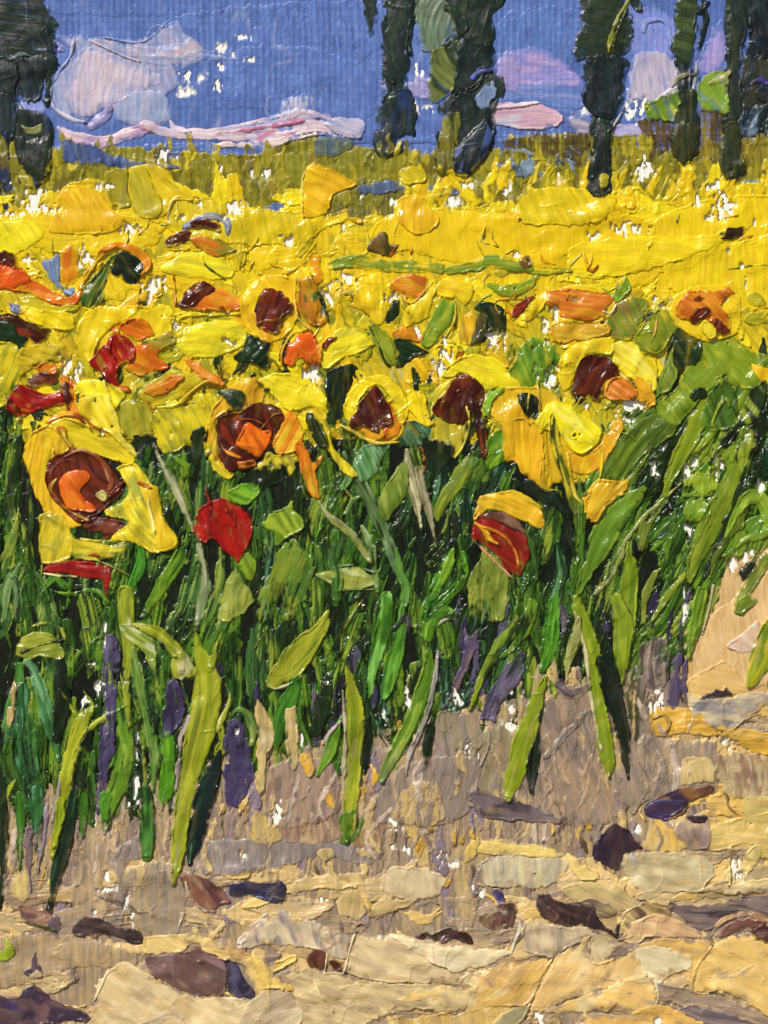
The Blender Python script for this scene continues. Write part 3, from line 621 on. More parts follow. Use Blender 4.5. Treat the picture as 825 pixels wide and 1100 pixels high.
B(soil, None, '470,545 600,570 740,610 830,650 950,660 950,700 700,700 560,622 470,600', '#94806c #7f6e66 #a8906c', ang=12, soft=1.5, T=2.8, rag=1.4)
B(soil, None, '540,625 600,612 700,640 820,690 560,695', '#66545a #8d7c78', ang=12, soft=1.5, T=2.8, rag=1.4)
B(soil, None, '360,360 400,300 460,290 520,320 500,350 400,370', '#9a7c44 #b9a060 #5c4438', ang=30, soft=1.5, T=2.8, rag=3)
B(soil, None, '150,290 260,280 340,300 320,340 200,320', '#94824c #6c5a50', ang=15, soft=1.5, T=2.6, rag=2.4)
t('4c')
B(soil, None, '600,200 604,160 640,40 700,-10 790,-75 840,-120 960,-170 960,200 800,260 740,276 700,284 600,300', '#cba76a #d4b076 #c49c5c', ang=80, soft=3.5, T=2, rag=1.2)
B(soil, None, '688,130 740,90 795,48 778,140 740,152', '#d0b7a6 #c9a98c', ang=40, soft=1.5, T=2.4)
B(soil, None, '565,240 640,195 700,180 770,290 700,285 620,300 590,300', '#d0a85e #c99e54', ang=20, soft=1.5, T=2.4)
B(soil, None, '432,382 455,330 530,318 620,336 700,380 830,400 960,400 960,480 830,480 740,452 700,420 560,410 480,416', '#cb9c38 #d4aa4a #b98c3c', ang=8, soft=1.5, T=3.2, rag=1.4)
S(soil, None, '455,360,3 490,345,6 510,370,6 500,400,4', '#a88438', T=3)
for s in ('520,180 545,150 560,200 548,310 508,312', '552,190 575,175 566,300 555,310'):
    B(soil, None, s, '#44345c #584a68', ang=92, T=2.4, rag=1.8, dry=.1)
B(soil, None, '420,130 500,100 520,200 490,260 430,250', '#6c5c5a #544a4c #8c7a6c', ang=92, soft=3.5, T=2, rag=2.4, dry=.15)
B(soil, None, '375,250 440,240 450,400 380,420', '#54584c #3c4238 #7a6e66', ang=92, soft=3.5, T=2, rag=2.4, dry=.15)

t('0')
def ugf(x, y): return 1.0 if botm(x) + 25 < y else 0.0
fill(soil, None, 190, dict(box=(240, 760, 740, 900), f=ugf), (20, 70), (1.5, 5), 90, ['#b8a080 #94806c', '#75655f #8c7c6c', '#c4a468 #a8905e', '#a08c80 #c2b09c', '#6c5a52 #8a7868', '#9a7c64 #b59a6c'], 58, jit=7, T=.9, rag=2.2, soft=2.5, dry=.3)
fill(soil, None, 60, dict(box=(-120, 880, 300, 950)), (20, 60), (1.5, 5), 90, ['#b8a080 #94806c', '#c4a468 #a8905e', '#a08c80 #c2b09c', '#7a685c #8a7868'], 59, jit=7, T=.9, rag=2.2, soft=2.5, dry=.3)
# ================================================================ stones and slabs on the ground
t('4b')
SG = 'stones and flat slabs scattered over the ground'
def stone(label, s, c, ang=10, k='stone', **kw):
    o = TH(k, label, 'stone' if k == 'stone' else 'paving slab', SG if k == 'stone' else 'flat pale slabs of the path')
    kw['T'] = kw.get('T', 3.4) * .85; kw.setdefault('rag', 1.6); kw.setdefault('blend', 8.0 if k != 'stone' else 2.5); kw.setdefault('sv', .12); kw.setdefault('pick', .2)
    B(o, None, s, c, ang=ang, **kw); return o
stone('mauve stone with a pointed end, lying above the yellow topped grey slab', '680,592 700,585 760,600 830,618 900,640 985,680 960,690 900,688 830,682 760,680 715,660', '#6f5c62 #4a3a44 #5c4a52', 12)
t('4c')
stone('small jagged dark brown stone on the sand beside the rightmost leaf', '604,296 640,275 655,258 672,268 690,255 712,284 690,296 640,296', '#3c2830 #4a3440', 0)
stone('grey leaf shaped slab with streaks, on the ochre band below the sandy bank', '556,284 590,276 650,300 740,278 830,272 840,300 812,322 745,372 700,398 640,385 590,350', '#a89c86 #8d8688 #bfb08c #6c6a70', 10, 'flagstone', T=3.6)
stone('pointed stone, purple at one end and brown at the other, below the taupe ground patch', '434,645 450,618 500,592 560,577 655,568 630,600 580,632 540,672 490,678 445,668', '#6a4434 #8a6030 #4a2f4c #3f2a70', -20)
o = THINGS[-1]; B(o, None, '436,645 450,620 500,612 570,620 540,660 490,676 446,668', '#382a62 #4a3050', ang=-20, T=3)
S(o, None, '650,566,3 690,600,5 700,640,5 740,668,3', '#6c6044', T=3)
t('5a')
stone('brown lens shaped stone with a pale rim, below the long yellow green stem', '574,212 600,200 630,204 690,238 734,290 700,296 665,326 630,310 596,272', '#84503c #5a3038 #a07850', 50)
S(THINGS[-1], None, '590,225,5 600,270,5 640,312,5 680,322,4', '#c2b59a #8d7c70', T=3.2, rag=.6)
stone('dark blue violet block joined to the brown lens shaped stone', '738,226 830,228 890,222 905,250 905,282 860,290 800,272 760,278 726,268', '#38305c #2c284c', 3)
stone('long chocolate brown stone lying beneath the dark stem ends', '228,372 255,342 300,338 345,348 385,370 425,378 452,392 450,422 415,420 370,402 300,395 240,396', '#4a3036 #5c4044 #3a2a34', 8)
stone('small reddish stone directly under the darkest hanging stem', '60,300 110,305 150,320 165,345 148,372 100,362 70,340', '#7c4a3c #8f6a50 #5c3a40', 10)
S(stone('small mauve stone touching the reddish stone', '150,345 185,335 196,368 180,395 155,380', '#7f6c74 #5c4650', 40), None, '60,320,4 80,350,6 130,362,5 180,380,5', '#4c5a40', T=2.4)
stone('tiny dark purple shard standing on pale earth above the long purple stone', '76,512 98,488 114,440 122,480 137,520 105,522', '#4c3542 #5c4450', 80)
stone('long low purple and brown stone by the bottom left corner', '-120,590 -40,572 20,590 60,585 78,560 110,556 150,580 170,602 240,625 294,656 240,668 180,672 60,690 -120,680', '#4a3452 #5c3c44 #3a2c5c #6f4c50', 15, T=4)
stone('blue violet upright shard wedged beside the big pale slab', '706,485 722,475 730,448 745,480 775,530 808,588 790,606 765,612 738,600 716,560', '#3a3052 #4a4468 #2c2848', 65)
stone('small brown red chip between the mauve slab and the violet shard', '755,460 762,425 785,430 775,462 ', '#8a4424 #a05a30', 80)
stone('umber brown flat rock under the ochre ledge', '458,462 520,458 560,450 600,440 624,428 660,455 705,470 720,520 712,580 650,592 580,572 520,540 478,520', '#6c5048 #584040 #7f6464', 25)
S(THINGS[-1], None, '570,572,3 600,570,6 615,585,8 640,585,4', '#4a2c48', T=2.6)
stone('ochre ledge running above the umber brown rock', '458,402 520,396 590,392 615,366 632,364 640,400 700,415 745,432 800,458 850,505 850,620 820,600 780,520 745,482 700,470 650,448 620,426 560,452 500,458 460,455', '#d2b062 #dbbc70 #c49c50', 12, 'flagstone')
stone('cream wedge of a slab pointing left toward the dark violet block', '752,412 790,370 830,332 850,330 850,400 815,412 780,422', '#d8cab4 #b8a696 #9c8a84', -35, 'flagstone')
stone('wide pale sand slab by the bottom, between the long purple stone and the umber rock', '300,560 345,510 392,480 440,500 480,525 560,572 640,596 720,590 840,600 850,640 740,690 600,700 250,700 220,670 290,650', '#cbb07c #d6bc88 #bfa06a', 35, 'flagstone', T=3)
S(THINGS[-1], None, '345,500,3 320,560,4 298,605,3', '#ddc898', T=3.2, rag=.5)
t('5b')
stone('mottled grey and cream slab, its dragged face above the dark red stones', '-40,430 0,380 55,332 95,318 150,340 240,366 316,396 305,440 298,470 250,458 200,440 130,432 60,428 -20,440', '#bfae90 #a59488 #d2bf94 #8f8282', 75, 'flagstone', T=3.8)
stone('long warm cream slab in the middle of the path with a thin raised left edge', '298,512 312,450 332,388 440,396 520,405 590,450 660,500 694,530 660,552 580,550 450,545 380,540', '#cfb684 #d8c08c #c2a674', 20, 'flagstone', T=4)
S(THINGS[-1], None, '326,395,4 312,440,4 300,490,5 292,515,3', '#e0d2a8', T=4, rag=.5)
stone('pale yellow cream slab tapering to the right below the row of maroon chips', '440,392 520,405 620,418 700,430 818,446 790,470 740,492 680,502 640,512 580,480 500,440', '#ddca98 #cfbf90 #d8c8a4', 12, 'flagstone', T=3.8)
stone('broad beige slab under the long warm cream slab', '120,560 80,525 110,505 200,500 300,520 400,545 560,552 690,568 730,600 690,625 620,640 540,632 420,650 330,690 250,700 190,690 150,640', '#c5ad78 #b8a070 #d2b87c #aa946e', 18, 'flagstone', T=3.6)
S(THINGS[-1], None, '200,540,2 225,590,5 260,640,4', '#dcc892', T=3, rag=.5)
stone('grey beige slab with a dark rim at the bottom, left of the broad beige slab', '-20,620 20,585 80,558 120,566 140,610 165,645 140,690 60,710 -40,700', '#b8a684 #a39070 #c9b890', -35, 'flagstone', T=3.4)
stone('small rounded beige slab lying by itself in the grey brown earth', '412,255 420,208 450,182 500,180 560,186 612,212 600,255 585,278 500,285 440,272', '#c8b388 #bda67a #d6c49c', 85, 'flagstone', T=3.6)
stone('thin tan chip under the small rounded beige slab', '372,332 395,295 430,270 480,285 535,284 500,305 440,325 400,348', '#bda064 #a88c58', -20, 'flagstone')
stone('maroon chips in a row at the top edge of the pale yellow cream slab', '518,402 545,385 580,388 605,372 650,372 690,392 705,424 670,420 640,405 610,418 560,412', '#4c2628 #5c3434 #3c2024', 10)
stone('maroon stone half hidden between the mottled slab and the beige slab', '172,480 178,455 205,440 236,455 242,498 220,505 185,498', '#4f211c #6c3c30', 80)
stone('smaller maroon stone right of a cream thread, between mottled and beige slabs', '243,476 270,468 288,485 284,508 255,506', '#4a1f1c #642c24', 40)
S(THINGS[-1], None, '240,455,3 238,480,4 232,510,3', '#d8c492', T=3.4, rag=.5)
stone('golden yellow ragged slab left of the maroon stones', '0,452 40,446 55,470 70,480 100,465 138,458 142,480 105,500 75,510 80,530 130,560 120,572 60,562 10,560', '#cfa844 #dcb95c', 70, 'flagstone')
stone('ochre wedge right of the pale yellow cream slab', '722,515 780,500 840,482 850,560 800,560 760,552', '#bf8f3c #cfa650', 20, 'flagstone')
stone('cream dab of a slab pressed over the right end of the broad beige slab', '655,545 680,520 740,510 800,540 850,560 850,590 790,600 735,608 700,585', '#dcc48c #d0b478', 20, 'flagstone')
stone('ochre strip along the bottom edge under the beige slabs', '510,660 600,640 640,650 730,605 830,580 830,700 400,720 420,670 470,650', '#bd9a4c #cfae64 #a88848', 85, 'flagstone')
stone('small dark blue shard with a yellow hook beside it', '762,252 785,250 802,272 800,310 786,322 775,290', '#2f2a70 #3f3568', 80)
S(THINGS[-1], None, '700,262,6 745,268,7 775,295,6 780,335,3', '#d0ac54', T=3)
t('5c')
stone('yellow topped grey slab with a ragged yellow right end, under the mauve pointed stone', '-95,210 -80,160 0,140 100,142 180,150 192,185 160,222 100,248 0,246 -60,240', '#b9ab8c #a89c84 #c9bc90', 85, 'flagstone', T=3.6)
B(THINGS[-1], None, '-110,110 -80,92 0,96 100,110 185,140 150,150 60,146 0,142 -90,140', '#d8be60 #cfae50', ang=5, T=3)
B(THINGS[-1], None, '185,160 200,135 240,170 285,205 250,225 215,215', '#d6b85c #c2a868', ang=50, T=3.6, rag=3)
B(THINGS[-1], None, '-140,170 -130,120 -100,85 -88,90 -95,130 -110,160', '#cfae48 #b89848', ang=100, T=2.8)
stone('smooth beige boulder like slab beside the plum coloured stone', '350,160 380,138 420,130 500,132 600,142 648,165 652,200 610,255 560,262 500,258 470,275 430,285 408,255', '#b3a47c #a8986f #c2b48c', 5, 'flagstone', T=4)
stone('plum coloured rounded stone with a blue edge, leaning on the smooth beige slab', '270,145 282,100 310,55 335,44 380,60 410,95 432,122 395,132 365,142 350,190 300,172', '#3a2340 #502c38 #3a3068', 110, T=4)
stone('cream yellow slab strip running to the right side, level with the plum stone', '600,255 650,235 720,222 830,215 960,215 960,262 800,262 690,262', '#d4bc7c #c9b080', 0, 'flagstone')
stone('pale yellow lump above the cream strip near the white scratch marks', '690,190 720,160 790,100 800,150 770,190 740,225 690,225', '#cdb660 #d8c078', 60, 'flagstone')
stone('near black maroon stone, long and jagged, under the yellow topped grey slab', '84,292 95,262 125,264 165,285 220,298 268,302 290,340 345,400 300,385 240,368 180,365 130,352 100,330', '#452c32 #5a3c38 #341f2c', 25, T=3.6)
S(THINGS[-1], None, '120,300,5 160,330,8 150,350,5', '#7a6040', T=2.6)
S(THINGS[-1], None, '342,402,4 352,360,5 380,320,6 430,296,4', '#2c2426', T=2.6)
stone('short dark reddish stone standing left of the white curl', '-95,300 -60,296 -20,285 20,300 28,345 15,375 -10,362 -30,385 -62,372 -90,350', '#5c4038 #80684c #4a3834', 88, T=2.2, rag=3, dry=.15)
S(THINGS[-1], None, '35,335,4 40,370,7 25,410,7 10,455,4', '#c9c0b0 #8d8480', T=3.4, rag=.8)
stone('streaky beige slab with a grey left end, below the near black maroon stone', '40,440 45,380 62,345 110,352 190,368 250,372 268,395 245,412 195,435 150,468 110,460 60,455', '#bba888 #a09078 #cbb894', 80, 'flagstone', T=3.8)
stone('rounded cream slab touching the streaky beige slab', '255,440 262,405 285,388 340,412 375,425 335,450 300,485 268,480', '#c6b286 #b8a47c', 60, 'flagstone')
stone('peach coloured slab under the tangled brown twigs of paint', '372,372 420,340 460,325 530,345 580,368 612,402 560,400 510,405 450,400 410,430 365,415', '#d3ab7a #c99c6c #dcb880', 15, 'flagstone')
stone('golden strip of slab between the peach slab and the big ochre slab', '400,430 500,404 600,410 650,420 620,470 575,545 560,500 575,470 490,440', '#d2a850 #c49a4c', 12, 'flagstone')
stone('teardrop shaped cream slab with a thin drip below it', '398,432 440,428 500,432 560,448 585,462 580,498 530,520 490,542 460,545 430,515 410,480', '#d2c294 #c2b48c #ddd0a4', 20, 'flagstone', T=4)
S(THINGS[-1], None, '468,540,7 476,580,4 470,610,3 450,650,2', '#d8c898', T=3, rag=.5)
stone('biggest golden ochre slab by the right side with a raised left rim', '576,565 590,500 640,435 690,405 745,388 830,385 960,380 960,680 900,680 830,655 740,602 660,572 610,575', '#d8b05a #cfa652 #e0bc68', 30, 'flagstone', T=4)
S(THINGS[-1], None, '650,425,5 600,490,6 582,550,6 600,580,4 680,575,4', '#b08c48 #e0c078', T=3, rag=.6)
stone('maroon brown arc shaped stone above the biggest golden ochre slab', '668,402 700,358 760,340 815,350 790,372 740,380 700,396', '#6c443c #845c50', 5)
stone('maroon stone cut by the right side on top of the biggest golden ochre slab', '758,382 790,370 840,368 960,372 960,425 835,424 795,416', '#4a1f26 #5c3038', 5)
stone('golden sand slab by the bottom, crossed by a fine pale ridge', '70,640 100,560 150,470 200,430 258,400 265,460 300,485 390,440 425,490 440,530 300,562 180,610 90,650', '#d6b068 #cda45c #dfc080', -50, 'flagstone', T=3.6)
S(THINGS[-1], None, '145,465,3 100,530,4 75,600,4 50,660,3', '#e6cf94', T=3.4, rag=.5)
stone('ochre slab at the bottom, left of the crossed golden sand slab', '-110,575 -70,500 -20,486 60,484 130,470 110,540 70,610 20,622 -50,618 -120,640', '#cda04a #c0985a #dcb860', -40, 'flagstone')
stone('warm yellow slab in the bottom row under the teardrop slab', '100,645 180,610 300,565 430,520 465,575 455,640 380,640 250,640', '#d8b058 #cfa45a #c9b078', 20, 'flagstone')
stone('orange tinted slab at the very bottom beneath the warm yellow slab', '240,650 380,642 470,612 560,640 620,700 240,712', '#d09c44 #dcae54', 20, 'flagstone')
stone('grey green slab corner at the bottom beside the ochre slab', '-60,700 -20,640 40,618 70,625 40,680 20,710', '#8d8460 #a09470', -30, 'flagstone')
stone('mauve twisted stone with a buff edge, right of the plum stone top', '520,70 560,20 620,10 640,40 635,110 600,128 560,110', '#9a8476 #84706a #b5a080', 70)
stone('slim dark maroon sliver above the smooth beige slab', '560,20 600,14 632,20 622,40 590,42', '#4c2830 #3a2030', 5)
t('0')
fill(soil, None, 34, dict(box=(-120, 955, 945, 1200)), (24, 70), (2.5, 8), 4, ['#d6c08e #c9ab74', '#b8a684 #a08c78', '#dcc48c #cfae6c', '#94806c #b09468', '#d8b050 #c8a458'], 57, jit=9, T=.9, rag=3, soft=4, dry=.3)
t('0')
t('0')
# beyond the frame the path goes on
R1 = np.random.RandomState(5)
og = ST('path')
for _ in range(26):
    x, y = [(R1.uniform(-110, -30), R1.uniform(940, 1190)), (R1.uniform(850, 930), R1.uniform(780, 1190)), (R1.uniform(-100, 930), R1.uniform(1125, 1190))][_ % 3]
    S(og, None, np.array([[x - 26, y, 8.], [x, y + R1.uniform(-4, 4), 13], [x + 26, y + 3, 8]]), ['#c8ae78 #b8a070', '#d2ac58 #c09a50', '#5c4448 #6c5450'][R1.randint(3)], T=3.4)

TONE[:] = [1.0, False, False]
# ================================================================ leaves and stalks (painted before the heads)
PG = 'green stalks and leaves rising from the ground'
def stalk(label): return TH('plant_stalk', label, 'stalk', PG)
def loose(label): return TH('leaf', label, 'leaf', 'loose leaves among the foliage')
t('3a')
o = stalk('tangle of dark stalks at the left edge beside the biggest sunflower')
S(o, 'stem', '60,120,14 50,220,18 30,330,18 20,420,12', '#13251a #24421f #3c5c20', T=3)
S(o, 'stem', '95,260,10 100,360,14 90,460,14 70,560,8', '#1a331c #55701f #6c8022', T=2.8)
S(o, 'leaf', '60,340,4 55,400,12 30,480,20 0,560,16', '#8f9a55 #5f7a38 #33602c', T=3)
S(o, 'leaf', '-60,250,14 -40,380,26 -20,500,26 0,620,12', '#2c5a26 #12241a', T=3)
o = stalk('bundle of pale brushed green blades at the left edge under the red crescent petal')
S(o, 'leaf', '10,690,14 20,600,22 50,540,14 70,515,4', '#5c8a50 #8fa070 #2c4f2c', T=3, sv=.5)
S(o, 'leaf', '60,690,14 60,600,16 40,550,8', '#3f7038 #7c9868 #20402a', T=3, sv=.5)
S(o, 'leaf', '120,640,6 170,560,10 210,590,10 260,590,5', '#4f8a30 #2c5a24', T=3)
S(o, 'leaf', '160,600,5 220,615,8 300,600,6 340,640,7', '#4c7f2c #7fa848', T=3)
S(o, 'leaf', '70,520,5 120,550,8 150,620,10 180,680,8', '#2c5a26 #6c9050', T=3)
o = stalk('bright grass green stalk leaning right beneath the red poppy bud')
S(o, 'stem', '590,440,10 570,500,24 530,560,24 480,640,16 440,720,10', '#5c8a22 #7a9c30 #2c5a20', T=3)
S(o, 'leaf', '440,450,8 450,500,16 430,560,16 400,620,10', '#3f8a30 #5fa23c', T=3)
o = stalk('pale cream green stalk running down to the red poppy bud')
S(o, 'stem', '487,138,6 515,200,13 550,270,14 580,330,12 612,412,8', '#a4a47c #7f8258 #c6c0a0', T=4, rag=.8, su=.015, sv=.6)
S(o, 'leaf', '560,180,10 590,210,14 590,240,8', '#6d8f28 #55781e', T=3)
o = stalk('grey green stalk with a light edge hanging straight below the red poppy bud')
S(o, 'stem', '630,460,10 650,560,20 640,640,18 625,720,14', '#7c9060 #4a6038 #a8aa84', T=3.4, su=.02, sv=.5)
S(o, 'leaf', '700,470,10 700,560,20 680,640,20 650,720,10', '#5c8040 #8a9c54 #2c4a24', T=3)
o = loose('wide pale sage leaf, pointed at the bottom, below and right of the red poppy bud')
B(o, None, '742,530 770,560 800,620 800,645 750,690 700,700 690,640', '#98a055 #8a9a58 #6d8440', ang=100, T=3, rag=1)
o = loose('small lime leaf touching the right flank of the red poppy bud')
B(o, None, '745,510 790,480 815,520 800,570 775,560', '#8aa22c #6d8f24', ang=60, T=3)
o = loose('narrow bright leaf inside the dark hollow to the right of the red poppy bud')
B(o, None, '720,300 760,265 800,262 825,290 790,330 750,330', '#5f9a20 #80b034', ang=20, T=3.4)
t('3b')
o = stalk('long grey green diagonal stalk crossing the dark foliage in the middle')
S(o, 'stem', '298,170,10 325,225,18 365,300,24 410,390,22 440,470,20 462,540,14 475,590,6', '#5d7a50 #455f3c #7c9464 #2c4428', T=4, rag=1, su=.02, sv=.4)
S(o, 'leaf', '250,340,5 290,280,12 320,230,12 350,180,6', '#5c8c50 #8fae7c #305a38', T=3)
o = stalk('khaki slanting stalk that ends at the pale tongue shaped leaf')
S(o, 'stem', '213,322,5 250,370,12 300,410,14 345,460,14 378,512,8', '#8c905c #6c7444 #a6a678', T=3.6, rag=.8, sv=.5)
S(o, 'leaf', '300,360,8 320,320,10 340,305,6', '#7c9c60 #4a6c3c', T=3)
o = loose('pale tongue shaped leaf lying sideways in the middle of the dark foliage')
B(o, None, '198,552 240,538 300,528 340,530 385,560 398,580 360,596 300,600 270,608 240,575', '#a0a862 #8f9c54 #b4b87c', ang=10, T=3.6, rag=.8)
S(o, None, '260,604,3 320,600,4 390,598,3', '#6c8c48', T=3, rag=.5)
S(o, None, '260,530,4 320,522,4 390,545,5', '#3c6440 #7c9a70', T=3, rag=.5)
o = stalk('pair of tan stalks meeting in a point below the drip of brown paint')
S(o, 'stem', '492,160,8 498,230,18 515,300,18 530,360,10 538,410,4', '#a19c74 #7c7c50 #c2b894', T=4, rag=.8, sv=.5)
S(o, 'stem', '530,220,12 545,290,18 562,350,14 575,410,9 583,465,3', '#a8a080 #8c8460 #5c5c3c', T=4, rag=.8, sv=.5)
S(o, 'leaf', '545,140,8 548,180,8 545,230,5', '#c8552c #d87c3c', T=3)
o = loose('glossy green leaf with white green streaks under the middle small sunflower')
B(o, None, '322,190 345,150 390,138 440,140 415,190 390,240 350,262 330,235', '#4c8048 #7ca47c #2c5a38', ang=65, T=3.4, rag=1, sv=.5)
o = loose('olive pointed leaf pushed between the grey green stalk and the tan stalks')
B(o, None, '400,325 425,270 460,215 490,180 498,260 480,320 448,360 430,385 412,370', '#71883a #5c7a30 #8c9c50', ang=70, T=3, rag=1)
o = loose('olive green upright leaf right of the tan stalks')
B(o, None, '578,370 585,320 620,260 660,195 705,155 700,220 680,270 640,310 610,350 590,385', '#7c8c2c #5c7430 #96a03c', ang=120, T=3.2, rag=1)
o = loose('dark teal tinted leaf wedged below the drooping cream yellow petal')
B(o, None, '440,110 470,70 510,60 575,95 560,140 500,150 450,145', '#4a7450 #2c5038 #6c9068', ang=60, T=3)
o = loose('spiky lime leaf with curled tips hanging in the dark gap left of centre')
B(o, None, '40,380 75,352 100,342 130,318 135,345 160,365 168,410 130,428 80,462 70,420 35,400', '#7c9826 #5c8020 #9aae40', ang=60, T=3.4)
o = loose('large blade shaped leaf streaked with yellow, under the spiky lime leaf')
B(o, None, '15,690 50,560 90,470 130,438 180,470 205,530 190,600 150,660 120,700', '#5f8230 #7c8c30 #4a7030', ang=110, T=2.6, rag=2, sv=.25, tail=.3)
o = stalk('vivid green stalk pair rising left of the brown streaked leaf, below the tan stalks')
S(o, 'stem', '640,470,6 620,520,22 590,580,22 560,640,16 545,700,12', '#4a8420 #2c6a20 #7ca83c', T=3.2)
S(o, 'stem', '670,480,8 675,540,14 650,600,12 600,650,14', '#548822 #37751f', T=3.2)
S(o, 'leaf', '460,470,6 470,540,16 490,600,18 480,660,14', '#5c8c4c #2f5a30', T=3)
o = loose('broad streaked green leaf standing under the small red and yellow flower')
B(o, None, '690,560 720,500 738,475 790,510 815,545 812,640 790,700 700,700 685,640', '#7c8c44 #6a8038 #8f9a50', ang=95, T=2.6, rag=2, sv=.25, tail=.3)
o = stalk('stalk with twisting pale edge near the centre of the dark foliage')
S(o, 'stem', '350,400,8 375,450,16 390,520,12 400,600,10', '#6c8c58 #a4b48c #2c4a30', T=3.6, sv=.5)
S(o, 'leaf', '270,420,12 262,500,20 275,560,18 265,640,16', '#4a7a38 #2c5228', T=3)
t('3c')
o = stalk('large leaf blade with a rounded top leaning right beneath the hanging yellow petals')
S(o, 'leaf', '225,610,10 255,530,26 300,440,42 345,360,44 400,310,26 430,280,8', '#668a2a #557a24 #7c9a38', T=3.4, rag=1, su=.015, sv=.25)
S(o, 'stem', '280,610,6 320,560,14 350,500,14 370,450,6', '#9c9a6c #7c8048 #b0aa80', T=3, rag=.8)
S(o, 'stem', '370,450,6 430,370,8 480,330,6', '#7c8c4c #9c9c64', T=3, rag=.8)
o = loose('dark green oval leaf just right of the bright hanging petal')
B(o, None, '298,205 330,150 370,100 420,60 480,38 528,70 530,105 470,150 420,190 370,250 320,252', '#566e24 #3c5a20 #728c2c', ang=125, T=3.2, rag=1)
o = stalk('longest leaning leaf of the right hand clump, wide in the middle, reaching to the sand')
S(o, 'leaf', '575,575,8 590,510,26 625,430,36 665,350,40 700,280,36 715,225,22 705,185,6', '#768c26 #667e22 #8c9c36', T=3.8, rag=1, su=.012, sv=.2)
S(o, 'stem', '565,560,3 580,480,4 620,400,4 660,300,3', '#5c6c28 #98a450', T=3, rag=.5)
o = stalk('long smooth green leaf rising from the white gap to the top of the clump')
S(o, 'leaf', '495,300,8 520,230,20 560,150,28 600,70,30 640,-10,26 670,-60,14', '#84961f #73881f #96a63a', T=3.6, rag=1, su=.012, sv=.2)
o = stalk('twin upright leaves with dark paint between them at the top of the right hand clump')
S(o, 'leaf', '665,140,8 700,80,18 740,10,24 780,-70,22', '#7f9624 #6a8420', T=3.4, rag=1)
S(o, 'leaf', '600,160,8 640,110,14 680,50,16 690,10,12', '#8f9f36 #6d8426', T=3.2, rag=1)
S(o, 'leaf', '640,200,10 690,130,16 730,70,12', '#14241a #20361e', T=3)
S(o, 'leaf', '780,150,20 800,60,26 815,-30,24', '#14241c #1e3020', T=3)
o = loose('short wide leaf overlapping the white canvas patch at the right')
B(o, None, '732,225 728,160 740,110 762,88 785,108 775,180 752,226', '#8a9830 #76882a', ang=100, T=3.2)
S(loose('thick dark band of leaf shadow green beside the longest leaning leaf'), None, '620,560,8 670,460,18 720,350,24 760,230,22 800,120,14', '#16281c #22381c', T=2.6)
S(loose('slender leaf arching beside the longest leaning leaf, lower right'), None, '640,560,6 660,490,10 700,430,14 740,370,12 755,320,8', '#6c8030 #4f6424', T=3)
o = stalk('hooked bright leaf looping over at the right side above the sand')
S(o, 'leaf', '690,430,8 720,360,14 755,310,22 795,310,26 820,350,24 830,420,16', '#7c9c30 #6a8c2a #93b048', T=3.4, rag=1)
S(o, 'leaf', '720,470,6 760,440,14 800,430,14 840,390,10', '#6c8c30 #8aa240', T=3)
o = loose('dark leaf stub touching the white patch above the sand')
B(o, None, '738,560 735,535 770,505 790,500 785,535 760,565 740,575', '#22342a #16241c', ang=120, T=3)
o = loose('olive leaf slanting over the sandy bank, upper of the two at the right side')
S(o, None, '722,665,6 740,620,18 780,560,22 830,490,20 880,430,10', '#77883a #5c7230 #8f9a48', T=3.2, rag=1)
o = loose('small green leaf blocks among the white and black gaps of the right hand clump')
B(o, None, '575,250 610,225 660,240 650,290 600,300', '#7c9a28 #9aae3c', ang=100, T=2.8, rag=2)
B(o, None, '560,330 610,310 640,330 610,380 565,380', '#7c9a28 #5c8020', ang=100, T=2.8, rag=2)
o = stalk('straight bright green stalk rising from the mauve shade, right of the tall V shaped stems')
S(o, 'stem', '385,455,8 388,540,26 380,640,32 375,740,26 366,820,20 362,893,5', '#7f9826 #6d8a22 #93a63a', T=4, rag=1, su=.012, sv=.25)
S(o, 'leaf', '395,440,6 405,470,12 400,490,5', '#14241c', T=3)
o = stalk('thin olive stalk pair against the mauve brown shade')
S(o, 'stem', '430,700,6 440,610,14 460,560,12 480,535,3', '#8c9444 #6c7a34', T=3, rag=.8)
S(o, 'stem', '455,700,4 500,630,14 545,570,10 560,545,4', '#76882a #93a03c', T=3, rag=.8)
S(o, 'leaf', '420,470,12 440,390,20 470,350,14', '#5f7030 #7c8440', T=3)
o = SF('shade', 'mauve brown underpaint showing between the stalks', 'paint')
B(o, None, '350,520 400,380 460,340 510,360 520,440 500,520 450,560 430,640 300,700 310,620', '#50424a #63525a #3c343c', ang=95, T=2, rag=2.5)
S(o, None, '390,480,18 385,560,26', '#7f9826 #6d8a22', T=3, rag=1)
THINGS.remove(o)
o = stalk('dark textured green blade under the ochre petal of the small red flower')
S(o, 'leaf', '160,450,8 170,540,22 150,620,22 130,720,14', '#2c5430 #1c3824 #4c7a48', T=3, sv=.6)
S(o, 'leaf', '60,420,12 80,520,22 60,620,20', '#3c6a2c #244820', T=3, sv=.5)

